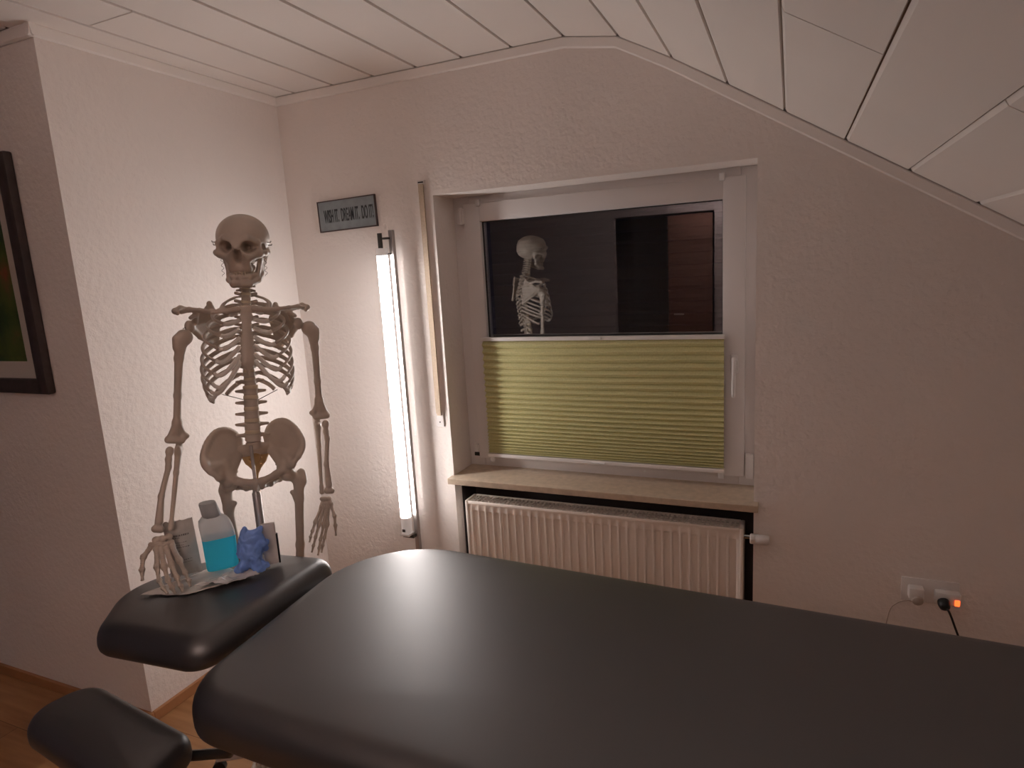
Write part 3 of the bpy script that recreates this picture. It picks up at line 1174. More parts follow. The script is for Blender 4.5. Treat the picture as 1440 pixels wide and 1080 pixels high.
skull_p = [('ell', (0, .012, .024), (.0705, .092, .066)), ('ell', (0, -.035, .028), (.054, .052, .054)), ('ell', (0, .050, .004), (.056, .052, .048)),
           ('ell', (0, .015, -.018), (.050, .060, .032)), ('rc', (0, -.080, .012), (0, -.098, -.012), .008, .0055), ('ell', (0, -.050, -.032), (.030, .030, .032))]
skull_p += half + mirx(half)
skull_s = []
for s in (1, -1):
    skull_s += [('ell', (s * .0295, -.086, -.002), (.0185, .034, .0165)), ('ell', (s * .024, -.060, -.002), (.010, .03, .010)),
                ('ell', (s * .0575, -.026, -.012), (.0060, .022, .022))]
skull_s += [('ell', (0, -.094, -.030), (.0105, .034, .013)), ('ell', (0, -.094, -.021), (.0075, .030, .015))]
def tuck(V):
    V = np.array(V, float)
    k = np.clip((-V[:, 2] - .012) / .045, 0, 1) * .14
    V[:, 1] = np.where(V[:, 1] < 0, V[:, 1] * (1 - k), V[:, 1])
    return V


V, Fc = nets(skull_p, .008, .0022, skull_s, .004)
V = tuck(V)
skull = inst('skull', np_mesh('skull', V, Fc, 'bone'), SK, matrix=SKM)
jh = [('rc', (0, -.080, -.101), (.020, -.072, -.102), .0105, .0095), ('rc', (.020, -.072, -.102), (.038, -.030, -.092), .0095, .0085),
      ('rc', (.038, -.030, -.092), (.043, .000, -.080), .0085, .008),
      ('rc', (0, -.076, -.082), (.020, -.066, -.082), .0085, .0085), ('rc', (.020, -.066, -.082), (.033, -.030, -.078), .0085, .0075),
      ('tri', (.035, -.028, -.088), (.043, .004, -.080), (.047, -.020, -.034), .0042), ('tri', (.043, .004, -.080), (.047, -.020, -.034), (.050, .010, -.030), .0042),
      ('rc', (.043, .004, -.080), (.051, .012, -.026), .0065, .006), ('rc', (.036, -.028, -.080), (.047, -.021, -.030), .0065, .004),
      ('rc', (.046, .012, -.024), (.056, .012, -.024), .006, .006)]
V, Fc = nets(jh + mirx(jh), .006, .0022, [('ell', (0, -.030, -.085), (.024, .034, .05))], .003)
V = tuck(V)
jaw = inst('jaw', np_mesh('jaw', V, Fc, 'bone'), SK, matrix=SKM)


def tooth_row(zc, front, parent, name):
    g = G()
    arc = catmull([(-.027, -.036, 0), (-.0235, -.055, 0), (-.014, front + .008, 0), (0, front, 0), (.014, front + .008, 0), (.0235, -.055, 0), (.027, -.036, 0)], 12)
    L = [0]
    for a, b in zip(arc, arc[1:]):
        L.append(L[-1] + (b - a).length)
    n = 14
    for k in range(n):
        s = L[-1] * (k + .5) / n
        i = next(j for j in range(len(L) - 1) if L[j + 1] >= s)
        p = arc[i] + (arc[i + 1] - arc[i]) * ((s - L[i]) / (L[i + 1] - L[i]))
        t = (arc[i + 1] - arc[i]).normalized()
        g.box(-.0034, .0034, -.0036, .0036, -.0055, .0055, .0018, Matrix.Translation((p.x, p.y, zc)) @ Matrix.Rotation(math.atan2(t.y, t.x), 4, 'Z'), seg=2)
    g.v = [Vector(v) for v in tuck(g.v)]
    return g.build(name, 'teeth', parent, smooth=True)


tooth_row(-.0685, -.0835, skull, 'upper_teeth')
tooth_row(-.0785, -.0805, jaw, 'lower_teeth')
for s in (1, -1):
    for dy, dz in ((-.012, .012), (.0, .004)):
        g = G().tube([(s * .068, dy, dz), (s * .0775, dy, dz), (s * .0785, dy, dz + .004)], .0016, 6)
        g.build('skull_hook', 'wire', skull)
    g = G().tube([(s * .058 + .0035 * math.cos(a * .9), -.004 + .0035 * math.sin(a * .9), -.03 - a * .0021) for a in range(26)], .0007, 5)
    g.build('jaw_spring', 'wire', jaw)

# spine ---------------------------------------------------------------
def vert_proto(kind):
    if kind == 'cervical_vertebra':
        p = [('cyl', (0, 0, 0), .0125, .0095, .0052), ('rc', (.009, .008, 0), (.024, .004, -.001), .0042, .0035), ('rc', (.010, .010, 0), (.014, .018, -.002), .005, .0055),
             ('rc', (.014, .018, -.002), (0, .026, -.002), .0042, .0042)]
        p = p + mirx(p[1:]) + [('rc', (0, .024, -.002), (0, .042, -.008), .004, .0035)]
    elif kind == 'thoracic_vertebra':
        p = [('cyl', (0, 0, 0), .0155, .0135, .0086), ('rc', (.009, .011, .002), (.013, .022, .003), .0045, .005), ('rc', (.013, .022, .003), (.031, .032, .005), .0048, .005),
             ('rc', (.013, .022, .002), (0, .030, -.002), .0045, .0045)]
        p = p + mirx(p[1:]) + [('rc', (0, .029, -.002), (0, .052, -.026), .0045, .0035)]
    else:
        p = [('cyl', (0, 0, 0), .0215, .0155, .0120), ('rc', (.012, .012, .003), (.015, .022, .003), .0055, .006), ('rc', (.015, .020, .002), (.042, .020, .003), .0072, .0042),
             ('rc', (.015, .022, .008), (.016, .028, -.014), .0055, .0055), ('rc', (.015, .024, -.002), (0, .033, -.004), .005, .005)]
        p = p + mirx(p[1:]) + [('rc', (0, .032, -.002), (0, .056, -.006), .0055, .005), ('rc', (0, .034, -.008), (0, .056, -.012), .005, .005)]
    V, Fc = nets(p, .004, .0019)
    return np_mesh(kind, V, Fc, 'bone')


VP = {k: vert_proto(k) for k in ('cervical_vertebra', 'thoracic_vertebra', 'lumbar_vertebra')}
V, Fc = nets([('cyl', (0, 0, 0), 1.0, .75, .16, -.06)], .01, .06)
disc_me = np_mesh('intervertebral_disc', V, Fc, 'disc')
SZ = [1.570, 1.475, 1.340, 1.210, 1.115, 1.045, 1.020]
SY = [.014, .030, .060, .045, .026, .022, .030]


def spine_pt(z_):
    return Vector((xc(z_), float(np.interp(z_, SZ[::-1], SY[::-1])), z_))


zs = list(np.linspace(1.566, 1.487, 7)) + list(np.linspace(1.468, 1.214, 12)) + list(np.linspace(1.188, 1.052, 5))
thor_z = zs[7:19]
for i, z_ in enumerate(zs):
    kind = 'cervical_vertebra' if i < 7 else 'thoracic_vertebra' if i < 19 else 'lumbar_vertebra'
    p = spine_pt(z_)
    t = (spine_pt(z_ + .01) - spine_pt(z_ - .01)).normalized()
    q = Vector((0, 0, 1)).rotation_difference(t).to_matrix().to_4x4()
    sc = 1.0
    if kind == 'thoracic_vertebra':
        sc = .90 + .26 * (i - 7) / 11
    if kind == 'lumbar_vertebra':
        sc = .96 + .03 * (i - 19)
    inst(kind, VP[kind], SK, matrix=Matrix.Translation((p.x, p.y, p.z + ZO)) @ q @ Matrix.Diagonal((sc, sc, 1.0 if kind != 'thoracic_vertebra' else 1.0, 1)))
    if i < 23:
        zm = (z_ + zs[i + 1]) / 2
        p = spine_pt(zm)
        rr = .0115 if i < 6 else .0145 * (.88 + .26 * max(0, i - 7) / 11) if i < 18 else .0205
        gap = max(.004, (z_ - zs[i + 1]) - 2 * (.0052 if i < 7 else .0086 if i < 19 else .012) + .002)
        inst('intervertebral_disc', disc_me, SK, matrix=Matrix.Translation((p.x, p.y, p.z + ZO)) @ q @ Matrix.Diagonal((rr, rr, gap / .32, 1)))

# sternum
st = [('rc', (-.013, -.062, 1.436), (.013, -.062, 1.436), .0105, .0105), ('rc', (-.009, -.068, 1.415), (.009, -.068, 1.415), .009, .009),
      ('rc', (0, -.070, 1.410), (0, -.084, 1.355), .0125, .013), ('rc', (-.004, -.084, 1.355), (-.005, -.098, 1.292), .0125, .0135), ('rc', (.004, -.084, 1.355), (.005, -.098, 1.292), .0125, .0135),
      ('rc', (0, -.100, 1.285), (0, -.100, 1.258), .007, .0035)]
st = [(p[0],) + tuple((v[0] + xc(v[2]), v[1], v[2]) if hasattr(v, '__len__') else v for v in p[1:]) for p in st]
o = sk_bone('sternum', st, .008, .0026)
for v in o.data.vertices:          # flatten front to back
    yc_ = float(np.interp(v.co.z - ZO, [1.26, 1.292, 1.355, 1.415, 1.436], [-.100, -.098, -.084, -.068, -.062]))
    v.co.y = yc_ + (v.co.y - yc_) * .55

# ribs
RW = [.064, .090, .103, .112, .118, .121, .123, .123, .121, .117, .104, .078]
ZA = [1.421, 1.397, 1.366, 1.332, 1.298, 1.264, 1.236, 1.214, 1.200, 1.190, 1.170, 1.182]
TE = [150, 150, 150, 148, 145, 141, 136, 130, 123, 115, 84, 52]
YFR = [-.046, -.062, -.075, -.084, -.091, -.096, -.099, -.098, -.094, -.088, -.08, -.07]
ZS = [1.430, 1.408, 1.384, 1.360, 1.337, 1.314, 1.296]
ends = {}
for s in (-1, 1):
    margin = None
    for i in range(12):
        zp = thor_z[i]
        sp = spine_pt(zp)
        yb = sp.y + .038
        yf = YFR[i]
        yc_, dd = (yb + yf) / 2, (yb - yf) / 2
        pts = [Vector((s * .014, sp.y + .016, zp + .002))]
        n = 26
        for k in range(n + 1):
            th = math.radians(TE[i]) * k / n
            t = k / n
            ww = RW[i] - .016
            x = .016 + ww * (math.sin(th) ** .82)
            zz_ = zp + .003 + (ZA[i] - zp) * (t ** 1.12) * (1 if i > 0 else 1)
            y = yc_ + dd * math.cos(th) * (1.0 if math.cos(th) > 0 else 1.0)
            if k == 0:
                continue
            pts.append(Vector((s * x, y, zz_)))
        pts = [Vector((p.x + xc(p.z), p.y, p.z + ZO)) for p in pts]
        m_ = len(pts)
        rr = [.0064 if 0.05 < k / m_ < .97 else .0042 for k in range(m_)]
        hgt = 1.0 if i else 1.3
        rib = G().tube(pts, rr, 10, flat=(hgt, .58) if i else (.6, 1.3)).build('rib', 'bone', SK, smooth=True)
        e = pts[-1]
        tdir = (pts[-1] - pts[-3]).normalized()
        if i < 7:
            yS = float(np.interp(ZS[i], [1.26, 1.292, 1.355, 1.415, 1.436], [-.100, -.098, -.084, -.068, -.062]))
            end = Vector((xc(ZS[i]) + s * (.017 if i else .021), yS - .001, ZS[i] + ZO))
        elif i < 10:
            end = margin
        else:
            continue
        L = (end - e).length
        dip = [0, .002, .004, .008, .012, .017, .024, .016, .012, .008][i]
        c1 = e + tdir * L * (.33 if i < 6 else .5) + Vector((0, 0, -dip * (.6 if i < 7 else .1)))
        c2 = end + (e - end) * .35 + Vector((0, -.004, -dip * (.55 if i < 7 else .9)))
        cp = []
        for k in range(13):
            t = k / 12
            cp.append(e * (1 - t) ** 3 + c1 * 3 * t * (1 - t) ** 2 + c2 * 3 * t * t * (1 - t) + end * t ** 3)
        G().tube(cp, [.0062] * 13, 10, flat=(1, .7)).build('costal_cartilage', 'cartilage', rib, smooth=True)
        if i >= 6:
            margin = cp[5] if i == 6 else cp[4]

# shoulder girdle
def clav(pts):
    return chain(pts, [.0095, .007, .0062, .0062, .0072, .006])


sk_bone('clavicle', clav([(-.034, -.066, 1.437), (-.060, -.074, 1.435), (-.098, -.066, 1.436), (-.130, -.035, 1.441), (-.158, -.002, 1.444), (-.181, .018, 1.438)]), .006, .0024)
sk_bone('clavicle', clav([(.010, -.066, 1.437), (.036, -.074, 1.432), (.072, -.066, 1.431), (.103, -.035, 1.431), (.130, -.002, 1.431), (.150, .018, 1.424)]), .006, .0024)


def scap(s, ox, oz):
    T = lambda x, y, z_: (ox + s * x, y, oz + z_)
    gl, sup, med, inf_ = T(.138, .022, 0), T(.082, .082, .060), T(.062, .097, .012), T(.078, .106, -.075)
    sroot, acr = T(.064, .100, .022), T(.168, .020, .046)
    lat = T(.118, .060, -.035)
    return [('tri', gl, sup, med, .0028), ('tri', gl, med, inf_, .0028), ('tri', gl, inf_, lat, .003),
            ('rc', gl, lat, .009, .006), ('rc', lat, inf_, .0058, .0055), ('rc', med, inf_, .0035, .005), ('rc', med, sup, .0035, .0075),
            ('ell', gl, (.013, .012, .018)),
            ('tri', sroot, T(.128, .052, .030), T(.120, .072, .040), .0028), ('rc', sroot, T(.122, .070, .042), .0042, .0062), ('rc', T(.122, .070, .042), T(.156, .046, .052), .0066, .0075),
            ('rc', T(.156, .046, .052), acr, .0085, .0085), ('rc', acr, T(.162, .008, .040), .0075, .006),
            ('rc', T(.122, .025, .012), T(.115, .000, .034), .0085, .0075), ('rc', T(.115, .000, .034), T(.128, -.022, .026), .007, .006)]


sk_bone('scapula', scap(-1, -.028, 1.396), .006, .0026)
sk_bone('scapula', scap(1, -.010, 1.380), .006, .0026)


# arms
def orient(a, b, roll):
    """matrix: bone z axis from b (distal) up to a (proximal), x axis towards roll"""
    a, b = Vector(a), Vector(b)
    zax = (a - b).normalized()
    x = Vector(roll)
    x = (x - zax * x.dot(zax)).normalized()
    y = zax.cross(x)
    m_ = Matrix((x, y, zax)).transposed().to_4x4()
    return Matrix.Translation(a + Vector((0, 0, ZO))) @ m_


def place_bone(name, prims, a, b, roll, k=.006, h=.0026, m='bone', mirror=False, parent=None):
    if mirror:
        prims = mirx(prims)
    V, Fc = nets(prims, k, h)
    return inst(name, np_mesh(name, V, Fc, m), parent or SK, matrix=orient(a, b, roll))


def humerus(L):      # x: medial
    return [('ell', (.007, 0, -.015), (.0225, .022, .0225)), ('rc', (-.011, -.004, -.022), (-.010, -.003, -.045), .0125, .011), ('rc', (.0, 0, -.03), (-.004, 0, -.075), .016, .0115),
            ('rc', (-.004, 0, -.075), (-.002, 0, -.18), .0112, .0098), ('rc', (-.002, 0, -.18), (0, 0, -L + .06), .0098, .0105),
            ('rc', (0, 0, -L + .06), (-.016, 0, -L + .014), .010, .009), ('rc', (0, 0, -L + .06), (.020, .002, -L + .020), .009, .008),
            ('rc', (.020, .002, -L + .020), (.027, .003, -L + .022), .008, .006), ('rc', (0, 0, -L + .06), (0, -.002, -L + .02), .010, .008), ('rc', (-.020, -.004, -L + .010), (.014, -.004, -L + .008), .0095, .0085)]


def ulna(L):
    return [('rc', (0, .006, .012), (0, .008, -.012), .0085, .0095), ('rc', (0, 0, -.022), (0, -.006, -.014), .009, .008), ('rc', (0, .006, -.012), (0, .002, -.08), .0095, .0068),
            ('rc', (0, .002, -.08), (0, 0, -L + .02), .0068, .0055), ('rc', (0, 0, -L + .02), (0, 0, -L + .004), .0058, .0078)]


def radius(L):
    return [('rc', (0, 0, -.002), (0, 0, -.006), .0105, .0105), ('rc', (0, 0, -.006), (0, 0, -.028), .0075, .0072), ('rc', (0, 0, -.028), (.003, 0, -.05), .0085, .0075),
            ('rc', (.003, 0, -.05), (-.004, 0, -.13), .007, .0075), ('rc', (-.004, 0, -.13), (0, 0, -L + .03), .0075, .0105), ('rc', (-.006, 0, -L + .012), (.007, 0, -L + .010), .0105, .0095)]


# image-left arm (reaching forward onto the headrest), image-right arm (hanging)
HL = ((-.186, .006, 1.384), (-.238, -.030, 1.076))
HR_ = ((.164, .022, 1.378), (.162, .030, 1.078))
for (a, b), mir, rol in ((HL, False, (1, .1, 0)), (HR_, True, (-1, .15, 0))):
    L = (Vector(a) - Vector(b)).length
    # x axis must point medially: +x for the image-left arm, mirrored prims keep x axis to image-right
    V, Fc = nets(humerus(L) if not mir else mirx(humerus(L)), .008, .0028)
    inst('humerus', np_mesh('humerus', V, Fc, 'bone'), SK, matrix=orient(a, b, (1, .1, 0) if not mir else (1, -.15, 0)))


def forearm(rad_a, rad_b, uln_a, uln_b, rx, ux):
    L = (Vector(rad_a) - Vector(rad_b)).length
    V, Fc = nets(radius(L), .006, .0024)
    inst('radius', np_mesh('radius', V, Fc, 'bone'), SK, matrix=orient(rad_a, rad_b, rx))
    L = (Vector(uln_a) - Vector(uln_b)).length
    V, Fc = nets(ulna(L), .006, .0024)
    inst('ulna', np_mesh('ulna', V, Fc, 'bone'), SK, matrix=orient(uln_a, uln_b, ux))


forearm((-.254, -.042, 1.064), (-.300, -.148, .866), (-.232, -.030, 1.072), (-.268, -.145, .868), (1, 0, 0), (1, 0, 0))
forearm((.174, .022, 1.066), (.160, -.004, .842), (.152, .034, 1.074), (.138, .000, .848), (1, 0, 0), (1, 0, 0))

# hands: one finger bone mesh shared by every metacarpal and phalanx
V, Fc = nets([('rc', (0, 0, .0), (0, 0, .10), .115, .105), ('rc', (0, 0, .10), (0, 0, .5), .095, .066), ('rc', (0, 0, .5), (0, 0, .90), .066, .082), ('rc', (0, 0, .90), (0, 0, 1.0), .085, .105)], .05, .035)
fb_me = np_mesh('finger_bone', V, Fc, 'bone')
V, Fc = nets([('rc', (0, 0, 0), (0, 0, .12), .13, .11), ('rc', (0, 0, .12), (0, 0, .8), .10, .05), ('rc', (0, 0, .8), (0, 0, 1), .05, .075)], .05, .035)
ft_me = np_mesh('finger_tip_bone', V, Fc, 'bone')


def fbone(name, a, b, thick, parent, tip=False):
    a = Vector(a) + Vector((0, 0, ZO))
    b = Vector(b) + Vector((0, 0, ZO))
    d_ = b - a
    L = d_.length
    q = Vector((0, 0, 1)).rotation_difference(d_.normalized()).to_matrix().to_4x4()
    t = thick / .1
    return inst(name, ft_me if tip else fb_me, parent, matrix=Matrix.Translation(a) @ q @ Matrix.Diagonal((t, t, L, 1)))


def hand(carp, fingers, thick=.0078):
    """carp: carpal ellipsoid list; fingers: lists of joint points"""
    V, Fc = nets([('ell', c, r) for c, r in carp], .0035, .002)
    V = V + np.array([0, 0, ZO])
    h_ = inst('hand', np_mesh('carpals', V, Fc, 'bone'), SK)
    h_['label'] = 'wrist bones'
    for f in fingers:
        for k in range(len(f) - 1):
            nm = 'metacarpal' if k == 0 else 'phalanx'
            tk = thick * (1.15 if k == 0 else 1.0 - .08 * k)
            fbone(nm, f[k], f[k + 1], tk, h_, tip=(k == len(f) - 2))
    return h_


# image-left hand: palm down on the headrest, thumb out to the image left
cl = [((-.304, -.156, .852), (.010, .009, .009)), ((-.290, -.157, .852), (.010, .009, .009)), ((-.274, -.154, .853), (.010, .009, .008)),
      ((-.310, -.166, .842), (.009, .009, .008)), ((-.298, -.168, .839), (.009, .009, .008)), ((-.284, -.168, .838), (.0095, .009, .008)), ((-.270, -.164, .840), (.0095, .009, .009))]
fl = [[(-.312, -.166, .844), (-.334, -.186, .822), (-.338, -.204, .797), (-.339, -.216, .772)],
      [(-.302, -.172, .836), (-.304, -.204, .794), (-.300, -.229, .768), (-.291, -.243, .752), (-.283, -.252, .738)],
      [(-.294, -.173, .833), (-.287, -.208, .792), (-.279, -.238, .768), (-.270, -.254, .752), (-.264, -.262, .738)],
      [(-.282, -.172, .833), (-.270, -.205, .793), (-.258, -.235, .768), (-.251, -.251, .752), (-.247, -.259, .738)],
      [(-.270, -.168, .835), (-.252, -.196, .797), (-.240, -.219, .770), (-.233, -.233, .754), (-.230, -.242, .740)]]
hand(cl, fl)
# image-right hand hanging
cr2 = [((.157, -.004, .828), (.009, .009, .008)), ((.145, -.002, .829), (.009, .009, .008)), ((.137, .000, .830), (.008, .008, .007)),
       ((.158, -.008, .817), (.008, .008, .007)), ((.148, -.006, .815), (.009, .009, .007)), ((.138, -.003, .816), (.009, .009, .008))]
fr = [[(.160, -.010, .814), (.166, -.024, .776), (.165, -.030, .748), (.163, -.034, .716)],
      [(.154, -.008, .811), (.142, -.018, .750), (.129, -.024, .712), (.121, -.028, .690), (.115, -.030, .668)],
      [(.148, -.007, .810), (.131, -.014, .748), (.117, -.020, .708), (.110, -.024, .682), (.104, -.026, .660)],
      [(.141, -.005, .810), (.118, -.011, .752), (.103, -.016, .716), (.094, -.020, .692), (.087, -.022, .672)],
      [(.135, -.003, .811), (.108, -.008, .762), (.096, -.012, .736), (.089, -.014, .720), (.084, -.016, .704)]]
hand(cr2, fr, .0062)

# pelvis: one hip bone per side
PT = math.radians(1.8)


def hip(s):
    def T(x, y, z_):
        X, Z = s * x, z_ - .96
        return (-.040 + X * math.cos(PT) - Z * math.sin(PT) * 0, y, .962 + Z + X * math.sin(PT))
    ace = T(.080, -.012, .948)
    crest = [T(.040, .072, 1.034), T(.050, .066, 1.060), T(.072, .050, 1.079), T(.098, .028, 1.081), T(.122, .004, 1.060), T(.136, -.016, 1.028), T(.133, -.036, 1.004), T(.119, -.050, .986)]
    crest = [tuple(v) for v in catmull(crest, 3)]
    si = T(.042, .054, 1.004)
    mid = T(.086, .006, .990)
    p = []
    for a, b in zip(crest, crest[1:]):
        p.append(('tri', mid, a, b, .0046))
        p.append(('rc', a, b, .0060, .0060))
    aiis = T(.100, -.044, .962)
    p += [('tri', mid, crest[0], si, .007), ('tri', mid, si, ace, .010), ('tri', mid, crest[-1], aiis, .0055), ('tri', mid, aiis, ace, .008),
          ('rc', crest[-1], aiis, .0060, .007), ('rc', aiis, ace, .008, .014), ('rc', mid, ace, .012, .018), ('rc', si, ace, .011, .016),
          ('rc', crest[0], si, .010, .011), ('ell', T(.084, -.010, .944), (.028, .028, .027)),
          ('rc', ace, T(.052, -.046, .942), .015, .0105), ('rc', T(.052, -.046, .942), T(.010, -.066, .934), .0098, .0105), ('rc', T(.008, -.066, .936), T(.009, -.060, .918), .0095, .0080),
          ('rc', ace, T(.068, .040, .925), .017, .013), ('rc', T(.068, .040, .925), T(.060, .034, .906), .013, .012), ('rc', T(.060, .034, .906), T(.034, -.018, .908), .010, .0068),
          ('rc', T(.034, -.018, .908), T(.009, -.056, .918), .0066, .0072), ('rc', T(.074, .040, .960), T(.058, .055, .945), .011, .005), ('rc', si, T(.066, .048, .970), .011, .010)]
    subs = [('ell', T(.112, -.020, .936), (.020, .022, .022))]
    return p, subs


for s in (-1, 1):
    p, sb = hip(s)
    sk_bone('hip_bone', p, .009, .0027, subs=sb)
sk_bone('pubic_symphysis', [('rc', (-.041, -.067, .932), (-.041, -.060, .912), .006, .006)], .003, .002, 'cartilage')
# sacrum and coccyx
sac = [('cyl', (-.040, .026, 1.026), .023, .016, .012)]
for s in (-1, 1):
    sac += [('rc', (-.040, .034, 1.018), (-.040 + s * .040, .052, 1.010), .016, .014), ('rc', (-.040 + s * .012, .040, 1.004), (-.040 + s * .034, .054, .998), .012, .011)]
sk_bone('sacrum', sac, .008, .0024)
sac = [('rc', (-.040, .044, .996), (-.041, .062, .968), .017, .013), ('rc', (-.041, .062, .968), (-.042, .062, .938), .012, .008), ('rc', (-.042, .062, .938), (-.043, .050, .916), .0075, .004)]
for s in (-1, 1):
    sac += [('rc', (-.040 + s * .032, .056, .992), (-.041 + s * .022, .064, .968), .010, .009), ('rc', (-.041 + s * .022, .064, .968), (-.042 + s * .006, .062, .942), .008, .006),
            ('tri', (-.040, .050, .996), (-.040 + s * .032, .056, .992), (-.041 + s * .012, .064, .955), .006)]
subs = []
for s in (-1, 1):
    for zz_, xx in ((.998, .019), (.980, .016), (.963, .013)):
        subs.append(('rc', (-.041 + s * xx, .00, zz_ - .01), (-.041 + s * xx, .12, zz_ + .01), .0030, .0030))
sk_bone('coccyx', sac, .007, .0024, 'bone_backlit', subs, .002, label='lower sacrum and tailbone with amber backlight painted into the colour')

# legs
def femur(L):     # x lateral, origin at head centre, z down
    return [('ell', (0, 0, 0), (.0225, .0225, .0225)), ('rc', (0, 0, 0), (.032, .006, -.024), .0155, .016), ('rc', (.043, .012, -.006), (.044, .010, -.034), .0125, .0145),
            ('rc', (.034, .006, -.028), (.031, .004, -.085), .018, .0140), ('rc', (.012, .016, -.068), (.024, .008, -.078), .007, .011), ('rc', (.031, .004, -.085), (.024, .004, -.24), .0140, .0125),
            ('rc', (.024, .004, -.24), (.016, .002, -L + .09), .0125, .0145), ('rc', (.016, .002, -L + .09), (-.006, .006, -L + .03), .014, .020), ('rc', (.016, .002, -L + .09), (.034, .006, -L + .03), .014, .020),
            ('rc', (-.010, .010, -L + .022), (-.010, -.010, -L + .024), .021, .019), ('rc', (.036, .010, -L + .022), (.036, -.010, -L + .024), .021, .019)]


FR_ = ((.042, -.014, .934), (.024, .010, .50))
FL_ = ((-.119, -.004, .926), (-.112, .016, .50))
for (a, b), s in ((FR_, 1), (FL_, -1)):
    L = (Vector(a) - Vector(b)).length
    pr = femur(L) if s > 0 else mirx(femur(L))
    V, Fc = nets(pr, .010, .0034)
    inst('femur', np_mesh('femur', V, Fc, 'bone'), SK, matrix=orient(a, b, (1, 0, 0) if s > 0 else (.6, -.8, 0)))
    kx, ky, kz = b[0] + s * .012, b[1], .478
    tib = [('rc', (kx - .022, ky, kz), (kx + .022, ky, kz), .020, .020), ('rc', (kx, ky - .004, kz - .01), (kx - s * .002, ky - .002, kz - .10), .022, .0135), ('rc', (kx - s * .002, ky - .002, kz - .10), (kx - s * .004, ky, kz - .32), .013, .0115),
           ('rc', (kx - s * .004, ky, kz - .32), (kx - s * .004, ky, kz - .36), .012, .018), ('rc', (kx - s * .016, ky, kz - .36), (kx - s * .018, ky, kz - .378), .010, .007)]
    sk_bone('tibia', tib, .008, .0034)
    fib = [('rc', (kx + s * .030, ky + .014, kz - .022), (kx + s * .028, ky + .012, kz - .05), .010, .007), ('rc', (kx + s * .028, ky + .012, kz - .05), (kx + s * .020, ky + .006, kz - .34), .0062, .006), ('rc', (kx + s * .020, ky + .006, kz - .34), (kx + s * .020, ky + .004, kz - .385), .007, .009)]
    sk_bone('fibula', fib, .005, .0034)
    sk_bone('kneecap', [('ell', (kx, ky - .034, kz + .028), (.019, .009, .021))], .003, .003)
    az = kz - .375
    ft = [('rc', (kx, ky, az - .012), (kx, ky - .03, az - .02), .020, .017), ('rc', (kx, ky + .012, az - .02), (kx + s * .004, ky + .05, az - .045), .018, .019), ('rc', (kx, ky - .03, az - .022), (kx + s * .004, ky - .065, az - .035), .018, .015)]
    foot = sk_bone('foot', ft, .010, .0034)
    for q in range(5):
        o_ = s * (-.022 + .012 * q)
        y0 = ky - .065
        L1, L2, L3 = .062 - .004 * q, .026 - .002 * q, .018
        x0 = kx + s * .004 + o_ * .7
        fbone('metatarsal', (x0, y0, az - .036), (x0 + o_ * .5, y0 - L1, az - .052), .0075 if q else .010, foot)
        fbone('toe_bone', (x0 + o_ * .5, y0 - L1, az - .052), (x0 + o_ * .65, y0 - L1 - L2, az - .055), .006 if q else .009, foot)
        fbone('toe_bone', (x0 + o_ * .65, y0 - L1 - L2, az - .055), (x0 + o_ * .72, y0 - L1 - L2 - L3, az - .058), .0055 if q else .008, foot, tip=True)

# stand
G().tube([(-.050, -.002, .70 + ZO), (-.048, .008, 1.03 + ZO)], .0048, 12).build('stand_rod', 'alu', SK, smooth=True)
G().lathe([(.0, .06), (.0125, .06), (.0125, .885 + ZO), (.0095, .890 + ZO), (.0095, .897 + ZO), (0, .897 + ZO)], 16, Matrix.Translation((-.050, -.002, 0))).build('stand_pole', 'alu', SK, auto=40)
hubm = Matrix.Translation((-.050, -.002, 0))
base = G().lathe([(0, .045), (.035, .045), (.035, .075), (.02, .085), (.02, .12), (0, .12)], 20, hubm).build('stand_base', 'white_plastic', SK, auto=40)
for k in range(5):
    a = math.radians(72 * k + 20)
    c, s = math.cos(a), math.sin(a)
    G().tube([(-.05 + .02 * c, -.002 + .02 * s, .06), (-.05 + .23 * c, -.002 + .23 * s, .052)], [.016, .012], 10).build('stand_foot', 'white_plastic', base, smooth=True)
    cx_, cy_ = -.05 + .225 * c, -.002 + .225 * s
    G().tube([(cx_ - .009 * s, cy_ + .009 * c, .0205), (cx_ + .009 * s, cy_ - .009 * c, .0205)], .020, 16).build('caster', 'black_plastic', base)

# fine wires: ribs to spine, shoulder pins
for a, b in (((-.103, -.060, 1.205), (-.048, .010, 1.170)), ((.044, -.060, 1.200), (-.012, .010, 1.165)),
             ((-.166, .020, 1.400), (-.182, .008, 1.392)), ((.128, .020, 1.386), (.152, .022, 1.376))):
    G().tube([(a[0], a[1], a[2] + ZO), (b[0], b[1], b[2] + ZO)], .0011, 6).build('wire', 'wire', SK)

# ------------------------------------------------------------------ things on the headrest
def hz(x):
    """headrest top height at world x"""
    return .752 + min(0, x + 1.15) * .0875


def skl(x, y):   # local skeleton frame, for turning things towards the room
    a = math.radians(45.8)
    return a


